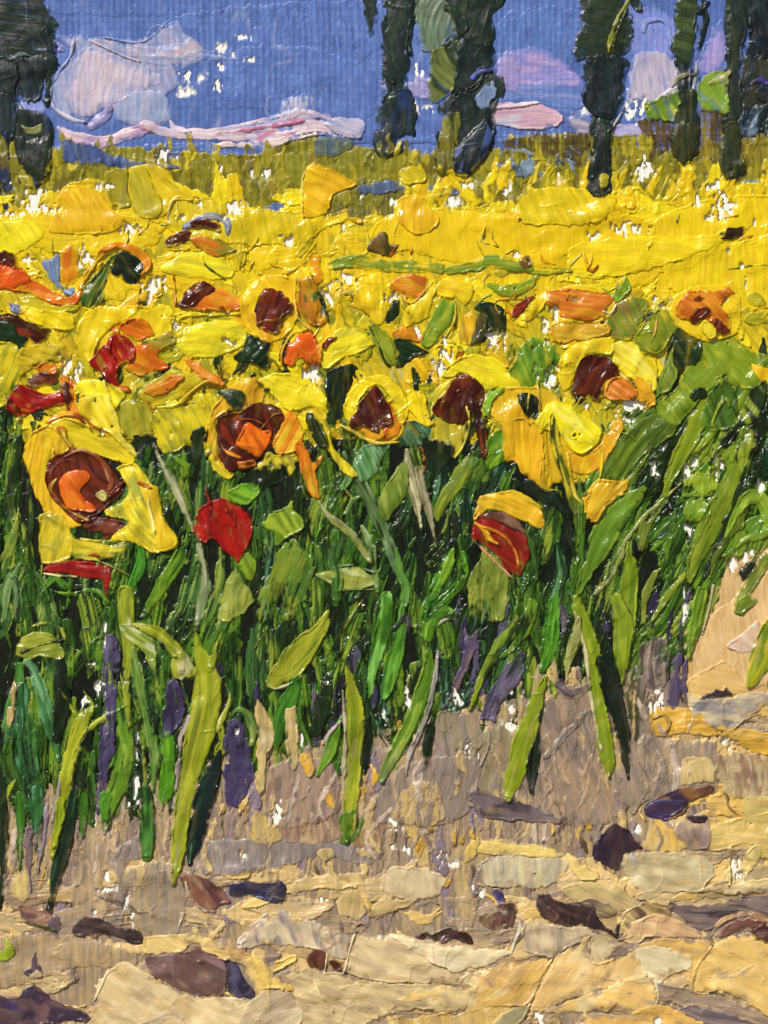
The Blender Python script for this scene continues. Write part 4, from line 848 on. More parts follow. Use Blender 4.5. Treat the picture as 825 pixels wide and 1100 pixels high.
t('4a')
o = stalk('stalk with a flat folded olive leaf at the top, left side')
B(o, 'leaf', '54,122 80,95 120,82 170,92 198,125 208,160 190,175 130,165 90,172 50,160', '#8f9a3c #7f8c38 #a6aa54', ang=0, T=3.4, rag=1)
S(o, 'leaf', '105,66,5 150,55,8 190,70,8 210,110,5', '#98a040 #6c8030', T=3.4, rag=.6)
S(o, 'leaf', '70,150,5 120,128,5 200,110,4', '#22341c', T=2.4, rag=.6)
S(o, 'stem', '65,190,14 60,260,22 30,340,16 20,460,10', '#4c8a48 #2c5a34', T=3)
o = stalk('wide teal green brushed stalk, left side, with black green strokes beside it')
S(o, 'stem', '95,180,14 125,240,22 150,340,24 175,430,16 185,490,6', '#4a8450 #2f6440 #70a070', T=3.4, sv=.5)
S(o, 'leaf', '70,260,20 75,400,44 95,540,40 120,680,30', '#2f6a48 #1c4030 #4a8058 #12241c', T=3, sv=.6)
S(o, 'leaf', '190,180,20 200,300,26 180,420,14', '#10201a #1a3424', T=3, sv=.6)
S(o, 'leaf', '40,420,8 30,500,22 60,600,26 80,720,16', '#3c6428 #24441e', T=3)
o = stalk('yellow green forked stalk with a long thin spur pointing up and right')
S(o, 'stem', '285,330,8 262,370,26 240,440,26 215,540,24 195,640,22 180,740,16 165,800,6', '#98a21e #838e22 #aab038', T=4.4, rag=1, su=.012, sv=.3)
S(o, 'spur', '225,560,8 240,480,12 275,410,14 310,370,11 360,342,8 408,312,2', '#9aa42c #b0b444', T=4.6, rag=.6)
S(o, 'leaf', '190,262,2 215,300,6 240,345,9', '#8c9a30', T=3.4, rag=.5)
S(o, 'leaf', '265,272,2 290,310,8 290,345,8', '#7c9428', T=3.4, rag=.5)
S(o, 'leaf', '190,520,4 185,600,8 165,680,6', '#b0a0a0 #8d7c80', T=3)
o = stalk('blackish green stalk beside the yellow green forked stalk')
S(o, 'stem', '290,400,10 262,480,20 250,580,26 245,660,18', '#132820 #1e3a2c', T=3.2, rag=.8)
o = stalk('mid green stalk curving like a bow, right of the forked stalk')
S(o, 'stem', '375,270,12 392,380,26 400,470,32 380,560,30 345,640,24 330,720,10', '#5c8426 #4a7222 #7c9c40 #2c4f1e', T=3.8, rag=1)
S(o, 'stem', '300,460,8 290,560,16 300,640,12', '#3c6a38 #244a28', T=3)
o = stalk('stalk whose pale green top is cut by the arching olive leaf')
S(o, 'stem', '398,-40,26 402,60,26 410,140,20 400,260,12 415,380,8', '#93a034 #7f8c34 #c0c080', T=3.8, rag=1)
B(o, 'leaf', '378,62 420,58 470,80 495,130 500,222 480,200 455,150 400,105', '#a0aa68 #6c8838 #b8be90', ang=35, T=3.6, rag=1)
S(o, 'leaf', '430,62,8 490,82,18 535,120,20 570,160,18 575,210,10', '#a4aa34 #8a9830 #c0c060', T=4, rag=.8)
B(o, 'leaf', '548,160 580,140 612,180 622,215 590,232 560,232 538,205', '#a0a444 #7c8438 #c4c088', ang=60, T=3.6)
S(o, 'leaf', '510,120,5 535,150,10 560,165,6', '#1c301c', T=3)
o = stalk('pale grey green stalk bending down past the white crack')
S(o, 'stem', '425,145,14 440,230,22 460,310,20 478,400,20 492,500,16 485,590,6', '#5c8040 #7c9860 #3c6434', T=3.8, rag=1, sv=.4)
S(o, 'stem', '455,450,6 460,560,8 455,700,6', '#8a8c40 #55702c', T=2.8, rag=.8)
S(o, 'leaf', '470,240,14 485,330,20 490,400,10', '#1c3a28 #2c5a3c', T=3, sv=.6)
o = loose('short bright leaf green block between two violet patches')
B(o, None, '512,410 548,388 556,480 552,600 522,636 500,620 505,500', '#4f8a16 #3c7014 #6ca428', ang=93, T=3, rag=1.6)
o = stalk('thick violet edged olive stalk, broadest of all the stalks, standing by the violet patch')
S(o, 'stem', '615,80,6 632,140,18 655,220,40 655,310,48 630,420,46 605,520,36 585,620,30 572,720,28 562,800,22 547,882,7', '#919c22 #838e24 #a4ac3a', T=4.6, rag=1, su=.012, sv=.25)
S(o, 'leaf', '700,380,8 705,440,20 690,470,14', '#8f9a26 #a2aa38', T=3.6)
S(o, 'leaf', '690,110,4 680,160,10 665,200,14', '#8c982c', T=3.6, rag=.6)
S(o, 'spur', '715,250,4 728,300,8 700,370,10 690,400,6', '#98a23c #b8b868', T=4, rag=.6)
S(o, 'stem', '598,350,6 575,420,8 565,540,8 550,640,6', '#b4a09c #8c7c80', T=3.2, rag=.8)
o = stalk('nearly black curved stalk hugging the broadest olive stalk')
S(o, 'stem', '695,462,6 678,520,26 650,600,32 632,680,32 618,740,28 605,790,14 600,822,4', '#10282a #1c3c34 #0c1c1a', T=4.4, rag=.7, su=.01, sv=.3)
S(o, 'stem', '612,720,3 606,770,5 602,815,4', '#3f7a50', T=3, rag=.5)
o = stalk('hooked grey green leaf curling over the violet patch')
S(o, 'leaf', '735,350,5 750,332,8 785,345,14 800,400,14 798,440,5', '#5c7c40 #3c5a2c #8c9c68', T=3.6)
o = TH('grass_tuft', 'short yellow green blade at the left edge pointing up beside the teal stalk', 'grass blade')
S(o, None, '-40,680,22 10,620,12 45,560,7 70,530,2', '#9aaa22 #b0b838', T=3.6, rag=.6)
for lb, s, c in (('largest violet patch, to the right of the broadest olive stalk', '708,420 745,350 790,430 802,520 790,580 735,650 712,600', '#382c5c #42365f'), ('violet patch squeezed under the arching pale olive leaf', '512,410 520,300 540,228 590,262 595,300 575,380 530,418', '#40335f #332a50'),
              ('violet streak at the top beside the cut pale green stalk', '332,112 378,115 372,300 365,450 320,640 305,640 318,450 325,300', '#4c4070 #3a2f5c #63587c')):
    o = TH('flower', lb, 'violet flower', 'violet patches between the stalks'); B(o, None, s, c, ang=93, T=2.4, rag=2.2, dry=.12)  # violet paint put in for the shadows between stalks, no blooms
o = loose('brown cream sliver of a withered leaf at the left edge')
B(o, None, '20,380 38,250 58,250 52,330 40,385', '#b89a58 #8c6c48', ang=95, T=3)

t('4b')
o = loose('large olive blade with a rounded cream rim, hanging left of centre')
B(o, None, '48,232 90,160 140,105 200,60 245,15 245,80 205,150 165,215 130,238 75,266 50,258', '#9aa034 #8a9432 #5c7c2c', ang=125, T=4, rag=1, su=.015)
S(o, None, '50,240,4 75,264,6 130,245,5 160,222,4', '#c4bc8c #8c9440', T=3.6, rag=.6)
o = stalk('straight yellow green stalk with a cream left edge in the middle of the picture')
S(o, 'stem', '300,195,6 318,260,20 328,340,32 326,430,34 322,520,28 315,620,26 310,690,24 306,730,16 300,755,5', '#8f9a1e #7c8a20 #a2aa38', T=4.6, rag=1, su=.012, sv=.25)
S(o, 'stem', '290,270,4 297,400,6 293,520,7 288,660,5', '#c0b094 #a09478', T=3.6, rag=.7)
B(o, 'stem+', '276,735 285,660 358,655 352,700 325,745 290,757', '#4c7420 #34601a #6c8a24', ang=95, dry=.2, T=2, rag=1.6)
o = stalk('black green shadowy stalk touching the straight yellow green stalk')
S(o, 'stem', '372,352,5 368,420,16 362,490,18 358,535,5', '#10221c #1a3024', T=3.4, rag=.8)
o = stalk('vivid lime leaf pair crossing left of the straight yellow green stalk')
S(o, 'leaf', '285,350,5 262,420,20 240,480,20 208,542,4', '#54881e #6c9a30', T=3.6, rag=.8)
S(o, 'leaf', '225,440,5 250,400,6 285,365,4', '#b4a4a0', T=3, rag=.6)
o = stalk('long sickle shaped green stalk sweeping down and left, with a lilac edge')
S(o, 'stem', '560,150,14 560,220,24 530,300,26 505,370,24 470,440,24 430,510,16 408,565,4', '#587f24 #46701c #8cae50', T=4.4, rag=1, su=.012, sv=.3)
S(o, 'stem', '590,155,6 580,240,8 560,330,10 530,410,10 500,480,9 490,540,5', '#b4a8a0 #8c8484', T=3.8, rag=.8)
S(o, 'leaf', '560,100,16 570,60,20 600,20,24 640,30,12', '#548a22 #86bc40 #2c5a20', T=3.8)
S(o, 'leaf', '590,70,4 610,48,6 650,45,3', '#b4b098', T=3.6, rag=.5)
o = stalk('black stalk just right of the sickle shaped stalk')
S(o, 'stem', '578,345,5 565,400,16 555,460,18 548,515,5', '#11241c #1c3220', T=3.4, rag=.8)
o = stalk('glossy mid green double blade above the sickle shaped stalk')
S(o, 'leaf', '430,-30,20 420,60,26 400,140,24 380,240,14 372,300,5', '#487f24 #2a5a1c #7cb850', T=3.8, rag=1)
S(o, 'leaf', '480,10,10 470,100,22 450,180,26 430,260,20 420,300,5', '#467c28 #6aaa48 #2c5c2c', T=3.8, rag=1)
S(o, 'spur', '500,-10,5 470,50,8 445,80,4', '#4c5a60 #22342c', T=3.4)
o = stalk('dark leafy clump of blades left of the straight yellow green stalk, above the cream dabs')
S(o, 'leaf', '80,470,6 90,380,26 120,300,28 150,230,14', '#3f7a28 #2c5c24', T=3.2)
S(o, 'leaf', '200,400,22 230,300,26 240,200,16', '#22401c #14281c', T=3)
for lb, s in (('taller cream dab of light among the stems, left of centre', '14,300 40,320 74,390 72,430 50,500 42,590 22,592 18,480'), ('shorter cream dab of light among the stems, beside the lime leaf pair', '108,352 128,320 148,322 148,500 122,512')):
    o = TH('dry_leaf', lb, 'dry leaf', 'cream dry leaves between the stems'); B(o, None, s, '#c8ab68 #b09a58 #d8c088', ang=92, T=3.2, rag=1.4)  # cream paint laid in as light between the stems
for lb, s, c in (('mauve brown pointed patch right of the sickle shaped stalk', '605,330 640,250 668,150 675,75 690,100 722,68 705,160 670,240 640,290', '#66505c #5a4a78 #7c6468'), ('violet leaning patch, near the top of the taupe ground in the middle', '682,300 720,225 745,215 752,250 720,300 700,335', '#44366c #382c5c'),
              ('long violet grey slanted patch at the foot of the middle right stalks', '720,350 760,260 830,165 870,150 860,230 800,300 770,365', '#50446c #3a3a3c #645878')):
    o = TH('flower', lb, 'violet flower', 'violet patches between the stalks'); B(o, None, s, c, ang=115, T=2.4, rag=2, dry=.08)  # shadow colour laid on as violet paint, not a flower
o = stalk('yellow green slanted blade over the violet grey patch')
S(o, 'leaf', '690,330,4 740,210,16 790,120,20 840,40,14', '#6a8a28 #8c9c30 #2c4a20', T=3.2)

t('4c')
o = stalk('left arm of the tall V shaped pair, olive with a cream edge, reaching far down')
S(o, 'stem', '215,-20,18 240,60,26 268,150,28 278,240,24 292,340,26 308,440,28 322,510,20 318,548,3', '#869a20 #768c20 #9aa83a', T=4.6, rag=1, su=.012, sv=.25)
S(o, 'stem', '212,20,5 240,120,6 255,220,6 272,340,6 296,460,5', '#c4b890 #9c9468', T=3.8, rag=.7)
o = stalk('black green blade of the tall V shaped pair')
S(o, 'stem', '290,165,10 315,200,36 335,290,32 355,370,26 370,450,22 382,548,3', '#0f221c #182e22', T=4.4, rag=.8, su=.012)
o = stalk('right arm of the tall V shaped pair')
S(o, 'stem', '345,-20,20 365,60,34 360,140,28 365,200,18 362,248,3', '#7c9226 #6c861e #90a234', T=3.8, rag=1)
o = stalk('short olive stalk with a black blade at its side, left of the V shaped pair')
S(o, 'stem', '118,225,8 95,290,22 72,370,30 45,450,34 22,540,30 0,608,14', '#87981e #788c20 #9ca836', T=4.4, rag=1, su=.012, sv=.25)
S(o, 'blade', '108,330,5 95,420,12 82,500,20 75,590,8', '#10241c #1c3424', T=3.6, rag=.8)
o = stalk('pale olive stalk with a drip like tip between the two olive stalks')
S(o, 'stem', '225,40,10 210,110,18 195,170,14 185,245,3', '#a0a060 #84904c', T=3.6, rag=.8)
S(o, 'stem', '135,200,5 145,250,8 150,290,4', '#8c9a30', T=3.2)
S(o, 'leaf', '150,-20,20 140,60,28 130,140,26 110,210,10', '#4c8a24 #2c6020 #6aa43a', T=3.4, sv=.5)
S(o, 'leaf', '80,-10,18 60,60,24 20,120,20 -20,160,10', '#4c7c28 #7c9a30 #24441c', T=3.2, sv=.5)
o = stalk('green blade with a pale right edge at the boundary with the sand')
S(o, 'leaf', '615,-40,20 600,30,22 585,100,20 575,168,5', '#6a8c28 #4c7020 #8ca844', T=3.8, rag=1)
S(o, 'stem', '650,-60,6 635,20,5 615,90,4', '#b8a878', T=3, rag=.6)
o = loose('yellow and green leaf over the sandy bank, lower of the two at the right')
B(o, None, '755,260 765,170 790,90 830,20 880,-40 890,60 850,160 800,240', '#8c9a28 #c4a828 #6c8424', ang=115, T=3.6, rag=1)
o = loose('small dark leaf tip at the right side on the sand')
B(o, None, '815,250 835,235 850,290 825,290', '#14261c #22382c', ang=90, T=3)
o = loose('small olive leaf on the sandy bank above the pale pink patch')
B(o, None, '712,20 730,-20 770,-40 790,-10 760,10 735,32', '#76882e #5c7228', ang=140, T=3)
t('5a')
o = stalk('drooping nearly black stem tip hanging lowest at the left, glossy')
S(o, 'stem', '235,-60,12 222,20,22 205,110,26 180,200,20 160,300,10 150,312,5', '#0f2a26 #18382e #285848', T=4.6, rag=.7, su=.012, sv=.3)
S(o, 'stem', '195,-30,14 190,40,16 170,120,5', '#93a220 #7c9020', T=3.6)
o = stalk('dark green stem tip with a bulging rounded end over the mauve earth')
S(o, 'stem', '465,-70,14 468,0,24 468,80,26 466,150,16', '#2a5a2c #163420 #4a8040', T=4.2, rag=.7, su=.02)
o = stalk('black stem cut by the left edge, lowest reaching')
S(o, 'stem', '10,-100,14 12,60,16 8,180,16 0,310,6', '#12261e #1e3a2c', T=3.6, rag=.9)
o = TH('grass_tuft', 'tiny isolated lime sprig at the left edge low on the earth', 'grass sprig')
B(o, None, '-60,440 -20,425 10,440 22,398 48,440 30,472 -10,482 -60,470', '#93a81e #a8b838 #6c8420', ang=20, T=3.6)
o = stalk('ragged green and teal stems at the bottom of the foliage, left corner')
S(o, 'stem', '120,-60,20 118,40,18 128,130,5', '#2f6a48 #1c402c #5c9070', T=3.2, sv=.5)
S(o, 'stem', '65,-40,20 68,60,14 62,190,4', '#3f7a28 #2c5a20', T=3.2)
S(o, 'stem', '270,-40,14 265,40,12 262,90,3', '#3c7020 #2a501c', T=3.2)
S(o, 'stem', '335,-40,20 335,10,16 340,34,4', '#4c8424 #2c5a1c', T=3)
S(o, 'stem', '95,60,14 92,160,12 100,260,5', '#8a7478 #6c5a60', T=3)
S(o, 'stem', '150,-20,6 140,90,6 120,200,4', '#a494a0 #8a7c88', T=3)

# ================================================================ mid band greens between the heads
t('2c')
o = TH('leaf', 'broad green leaf mass spreading to the right side above the leaning leaves', 'leaf', 'loose leaves among the foliage')
B(o, None, '600,440 680,400 720,420 760,450 830,480 960,500 960,640 810,600 700,570 680,545 640,590 600,630 560,680 520,700 470,640 545,560', '#7a9226 #6a8422 #8ca03a', ang=50, T=3, rag=1.4)
B(o, None, '765,500 830,520 900,560 880,600 800,560 ', '#e4b81e', ang=20, T=3)
o = loose('green leaf with a brown stain in front of the orange head at the right')
B(o, None, '288,382 315,320 345,305 400,290 442,304 432,350 402,420 340,435', '#7a9032 #8a6a34 #66842c', ang=60, T=3.2, rag=1)
o = loose('forked green leaf tip above the leaf with the brown stain')
B(o, None, '292,262 312,262 330,285 350,270 375,228 392,268 370,296 330,312', '#6c8c24 #82a030', ang=40, T=3.2)
o = loose('olive leaf below the leaf with the brown stain, with a thin orange scratch')
B(o, None, '400,425 440,360 480,328 542,362 520,420 480,475 440,470 400,445', '#879226 #76862a #b4a62a', ang=60, T=3.2, rag=1)
S(o, 'scratch', '473,362,4 466,400,4 452,438,3', '#d8842c #e09a48', T=3, rag=.6)
o = loose('big dark green leaf with a folded pale edge, right of the brown and orange head')
B(o, None, '495,500 520,420 545,375 568,368 606,415 614,450 598,508 562,514 535,575 500,600', '#12301f #1c4428 #0e241a', ang=65, T=3.8, rag=1, blend=0)
B(o, 'edge', '470,590 490,520 520,450 530,430 525,500 540,530 520,585 490,602', '#7c9030 #5c7428 #93a048', ang=65, T=3.6, rag=1)
o = loose('dark green leaf under the broad leaf mass, near the right')
B(o, None, '605,690 620,630 660,560 685,545 715,580 728,620 720,700 640,720', '#44682a #2c5020 #5f8430', ang=60, T=3.4, rag=1)
S(o, None, '645,700,6 662,650,8 690,610,8 702,640,5', '#8a9830 #6c8426', T=3)
o = loose('dark leaf edge by the right side next to the white gap')
B(o, None, '725,695 760,600 785,570 818,556 812,625 780,690', '#1c341f #2c4c22 #7c8c30', ang=65, T=3.4, rag=1)
o = loose('pair of small black green marks on the broad leaf mass')
B(o, None, '578,600 605,578 630,590 625,615 600,622 582,618', '#1c3420', ang=0, T=2.6)
o = loose('bright green leaf with white gaps beside it, left of the brown and orange head')
B(o, None, '0,545 20,490 45,440 80,418 110,424 140,440 168,485 150,520 145,580 110,560 75,575 40,580', '#67902a #7fa238 #4c7a20', ang=70, T=3.6, rag=1)
o = loose('green blade wedge at the left of the leaf with white gaps, ending in a point')
S(o, None, '-60,255,8 0,275,22 60,260,18 95,225,10', '#83962c #6c8824', T=3)
S(o, None, '0,205,8 60,208,10 130,215,9 205,212,3', '#6c8426 #8a982c', T=3)
o = TH('leaf', 'small black green mark among yellow petals below the white gap', 'leaf', 'loose leaves among the foliage')
B(o, None, '20,600 55,588 75,610 100,622 102,690 60,690 40,640', '#14261c #20381f', ang=90, T=3)
t('2b')
o = TH('leaf_band', 'long flat green streak lying across the distant yellow flowers', 'leaves')
S(o, None, '248,195,14 320,178,22 400,190,20 470,196,20 540,200,18 612,205,14', '#7f9024 #6f8820 #96a034', T=2.6, rag=1.6)
S(o, None, '620,212,10 700,195,20 760,180,22 830,190,24 880,200,16', '#74902a #869a30', T=2.6, rag=1.6)
o = loose('fresh green oblong leaf between two yellow petals in the middle band')
B(o, None, '532,430 560,370 588,315 605,298 642,315 632,370 605,410 572,452 548,450', '#74962a #62862a #8ca63c', ang=115, T=3.6, rag=1)
S(o, 'rim', '645,310,3 645,360,4 620,410,4 580,460,3', '#c8b83c', T=3.6, rag=.5)
o = loose('black green drips under the pointed petals, left of the middle small sunflower')
B(o, None, '236,530 270,515 315,500 320,560 300,610 290,680 250,690 236,600', '#14281c #2c4a20 #0e1c16', ang=92, T=3, rag=1.6)
o = loose('soft dark green blob at the left of the yellow sweep, middle band')
B(o, None, '-25,430 -5,415 30,450 60,480 62,510 40,518 0,500 -20,470', '#153222 #20442a', ang=40, T=3.8)
o = loose('small black green fleck beside the white gap under the rust coloured dab')
B(o, None, '430,340 445,310 470,305 465,350 440,375 425,372', '#16301c #203c20', ang=90, T=3)
t('2a')
o = loose('spade shaped dark green leaf with a pale stalk, left, under the orange arch')
B(o, None, '258,305 270,255 310,215 350,165 372,160 338,250 336,308 310,324 272,328', '#1e4422 #9a9a2c #2c5a28', ang=120, T=3.8, rag=1)
o = loose('black green folded leaf behind the pale yellow oval petal')
B(o, None, '742,478 770,450 800,412 825,420 870,440 830,505 790,502 755,498', '#17341e #245024 #0f2418', ang=130, T=3.8, rag=1)

# ================================================================ sunflowers
SFG = 'sunflower heads in the near rows'
YB = '#eed21c #e3c21a #d6ae1a'; YO = '#e3b41c #d9a41c #ecc61c'; YP = '#efe02a #e6d024 #c9bc2c'
OR = '#dc6c1c #d05a1a #e0801e'; BR = '#541409 #420f08 #7c3018'; RD = '#b4140e #8c0f0c #c8241a'
def sun(label): return TH('sunflower', label, 'sunflower', SFG)
t('1a')
o = sun('pale distant head like one broad leaf shaped petal with an olive left half')
B(o, 'petal', '404,548 440,522 498,522 558,568 612,618 606,640 560,632 534,672 500,694 440,690 412,640', '#dcbc1c #c9ac1e #e6c81c', ang=40, T=3, rag=.8)
B(o, 'petal', '408,552 440,524 470,540 492,600 520,650 500,692 445,690 415,640', '#a89c24 #bfae22', ang=60, T=2.6, rag=.8)
S(o, 'petal', '534,680,3 545,640,4 570,632,4 608,636,3', '#e4d488', T=3.4, rag=.5)
o = sun('golden distant head under the foot of the broad tree at the left edge')
B(o, 'petal', '160,690 175,640 200,596 230,588 300,600 350,655 395,700 340,740 170,740', YO, ang=60, T=3, rag=1)
B(o, 'petal', '330,560 370,532 410,540 402,600 415,650 390,660 350,640', '#a09420 #8c861e', ang=90, T=2.4)
t('1b')
o = sun('golden distant head shaped like a sail, left of the blue slate dabs')
B(o, 'petal', '160,690 162,600 172,540 200,514 240,530 300,560 335,582 325,594 262,620 240,675', YO, ang=30, T=3, rag=.8)
S(o, 'petal', '165,690,4 160,600,4 172,535,4 205,512,4', '#e8d860', T=3.2, rag=.5)
o = sun('small distant olive yellow head above the slate dab at the foot of the biggest tree')
B(o, 'petal', '460,565 470,536 510,526 545,535 556,572 520,586 480,586', '#c0ac1e #d4bc20', ang=50, T=2.8)
o = sun('distant head with wide brushed petals below the slate dab, right of the sail shaped head')
B(o, 'petal', '455,650 480,620 540,620 570,660 600,700 560,740 500,740 465,700', YO, ang=90, T=2.6)
t('2a')
o = sun('orange sunflower cut by the left edge with a maroon eye in the far row')
B(o, 'petal', '-120,60 0,55 60,50 120,60 145,90 110,130 40,160 -120,180', YP, ang=60, T=2.6)
B(o, 'petal', '10,262 20,240 60,195 110,235 160,270 215,290 258,272 252,312 200,322 150,310 100,285 40,275', OR, ang=25, T=3.6, rag=1)
B(o, 'petal', '-80,200 0,190 15,170 60,200 100,240 60,262 20,268 -80,270', '#e0551a #d04a18', ang=-20, T=3.4)
B(o, 'centre', '-60,140 0,150 18,146 45,146 56,168 60,195 95,200 70,208 40,205 0,190 -60,190', BR, ang=30, T=3.8, rag=1)
B(o, 'petal', '60,300 110,290 160,318 250,318 240,340 150,345 80,330', '#c9b81e #a8a81e', ang=10, T=3)
o = sun('sunflower with an orange arch over a black green centre, far row at the left')
B(o, 'petal', '188,230 190,152 228,125 250,150 254,195 250,235 222,262 200,250', '#d87c1c #e2a41c #c9681a', ang=88, T=3, rag=1)
B(o, 'petal', '330,300 338,232 370,195 392,235 402,295 380,305 350,302', YB, ang=70, T=3.4)
S(o, 'petal', '255,262,9 290,200,10 330,150,12 370,128,10', '#cf7a1e #c0681c #d8ac24', T=3.8, rag=.7)
S(o, 'petal', '330,140,12 380,130,12 430,150,16 462,178,17 462,205,14 440,222,7', '#d4661c #b85a1c #dc8424', T=3.8, rag=.7)
B(o, 'centre', '368,158 400,150 440,175 455,205 440,245 400,255 375,232 350,212', '#12281c #1c3c26 #0c1a14', ang=45, T=4, rag=1.6)
B(o, 'slate_dab', '132,182 160,170 190,158 192,232 208,262 238,262 232,288 198,282 168,250', '#5c78a8 #6f88b4', ang=80, T=2.6)
o = sun('distant sunflower whose maroon centre wears a slate blue ring')
B(o, 'petal', '506,205 560,165 610,148 690,160 742,208 715,238 640,236 560,228', YP, ang=10, T=3, rag=1)
S(o, 'petal', '640,160,4 650,190,4 680,215,4 715,238,3', '#3c5430 #a8a024', T=3, rag=.5)
S(o, 'ring', '585,75,10 620,50,14 680,38,14 722,60,12 722,95,8', '#5a74a6 #48629a', T=3, rag=1)
B(o, 'petal', '596,108 640,98 690,105 730,130 758,148 720,160 680,168 630,140', '#8c8420 #d8641e #b86a20', ang=20, T=3.2)
B(o, 'centre', '518,112 545,88 580,78 605,88 595,115 560,135 530,132', BR, ang=-30, T=3.6, rag=1.2)
B(o, 'centre+', '605,55 650,46 690,52 705,75 690,92 650,76 612,72', '#5c1a10 #44120c', ang=10, T=3.6)
o = sun('sunflower with an orange lens and a maroon crescent above the pale yellow oval petal')
B(o, 'petal', '545,435 565,405 610,378 700,365 765,375 782,400 775,440 730,468 690,482 620,488 570,470', '#e9dc2c #e0cc24 #d2c42a', ang=5, T=3.2, rag=1, su=.01)
S(o, 'petal', '540,380,4 600,350,6 680,350,6 760,345,5', '#d8c42c', T=3, rag=.8)
B(o, 'petal', '566,322 600,290 660,262 712,270 784,308 778,328 730,340 650,338 600,330', '#dc7420 #cf641c #e08c24', ang=20, T=3.6, rag=.9)
B(o, 'centre', '560,324 572,290 596,256 640,240 672,256 688,278 650,290 620,318 588,330', BR, ang=-40, T=3.8, rag=1.4)
S(o, 'petal', '702,330,8 720,345,6 745,325,4 778,318,3', '#6c1e10', T=3.6, rag=.6)
S(o, 'petal', '545,210,3 555,260,4 556,320,5', '#d0a82c #c45c20', T=3.4, rag=.8)
o = sun('maroon and black green head cut by the left edge, second row')
B(o, 'petal', '60,320 120,330 200,340 240,360 230,400 150,395 100,370', YB, ang=20, T=3)
B(o, 'centre', '-80,345 0,345 60,350 110,378 165,388 150,425 120,452 90,430 60,432 0,420 -80,410', '#4f1410 #3a0e0c #6c2416', ang=25, T=3.8, rag=2)
B(o, 'centre/disc', '-80,375 10,370 50,380 62,410 90,425 80,460 66,480 50,440 0,435 -80,430', '#12321e #1d4426', ang=40, T=4, rag=1)
B(o, 'slate_dab', '30,312 50,318 95,322 80,345 45,342', '#3c5c9c', ang=20, T=3)
o = sun('sunflower with a scarlet blob and an orange cap beside the wide yellow sweep')
B(o, 'petal', '245,420 255,360 300,325 400,318 500,330 542,372 545,420 480,430 440,380 390,372 345,400 315,440 290,505 262,470', '#eccf1c #e2c01c #d8c428', ang=100, T=3.6, rag=1)
B(o, 'petal', '380,388 400,368 432,358 465,366 486,392 490,415 450,430 420,428', '#dc6418 #e07a1e', ang=30, T=3.6)
B(o, 'petal', '398,515 430,450 460,440 545,440 500,480 540,515 480,530 455,545 420,535', '#d8681c #c85c1a #e0881e', ang=20, T=3.8, rag=1.4)
B(o, 'petal', '470,430 520,402 555,405 560,440 500,470', '#8c8424 #b0982a', ang=20, T=3)
B(o, 'centre', '288,510 296,480 330,440 372,408 412,424 432,465 418,496 382,515 378,560 400,590 378,602 350,578 330,545', RD, ang=60, T=5, rag=.9, flat=.8)
S(o, 'centre/crease', '360,420,3 350,460,4 368,490,3', '#7a0c0a', T=4, rag=.5)
S(o, 'centre+', '378,590,10 395,582,10 410,590,5', '#7a1c10 #c0581c', T=4)
B(o, 'petal', '440,592 490,555 540,520 600,535 660,545 690,560 640,568 600,592 550,628 500,640 455,620', '#a8a42a #d6bc24 #8c9a2c', ang=-20, T=3.4)
B(o, 'petal', '450,590 500,560 560,538 585,550 540,590 500,606 470,602', '#d87a20 #c8681c', ang=-20, T=3.6)
S(o, 'petal', '500,640,4 560,635,6 610,590,6 660,560,5 700,570,4', '#e4cc2c #c9a424', T=4, rag=.6)
o = sun('crimson and maroon head in front of a golden petal, left edge, third row')
B(o, 'petal', '-120,430 0,430 50,445 75,485 68,540 40,590 15,640 -120,640', '#d8c01c #8c962c #b0a828', ang=110, T=3.2)
B(o, 'petal', '80,450 150,440 210,450 222,490 180,500 110,510 70,545 60,480', '#b09c24 #cbb020', ang=10, T=3)
B(o, 'petal', '190,545 240,560 262,600 280,640 262,700 225,700 205,640', '#dc6c20 #e08c24', ang=60, T=3.6)
B(o, 'petal', '115,515 150,495 180,508 185,535 140,540', '#d8681c', ang=10, T=3.4)
B(o, 'centre', '20,635 50,575 90,575 140,595 200,585 232,615 180,640 120,650 80,672 40,664', RD, ang=15, T=5, rag=1.2, flat=.8)
B(o, 'centre/rim', '80,565 105,535 150,528 182,545 185,565 140,575 110,580', BR, ang=10, T=4.2)
B(o, 'centre/rim', '188,568 222,562 236,600 225,650 205,640 195,600', BR, ang=80, T=4.2)
S(o, 'centre/rim', '20,600,8 60,650,8 70,690,4', BR, T=4)
o = sun('olive disc head with swirled pale yellow rim, between the two big near sunflowers')
B(o, 'petal', '250,560 330,560 400,600 360,660 380,720 300,700 240,640', YP, ang=60, T=3.6)
B(o, 'petal', '360,680 385,630 430,615 478,640 490,700 470,730 430,745 380,735', '#a09a24 #8f8f26 #bcb030', ang=80, T=3.4, rag=1)
S(o, 'petal', '330,560,6 350,620,7 360,680,7 400,730,6', '#e8d42c #f0e25c', T=4.4, rag=.6)
B(o, 'petal', '480,680 500,640 560,620 600,640 620,600 690,610 680,680 600,760 540,790 500,760', '#c8b826 #dcc824 #9c9828', ang=60, T=3.4, rag=2)

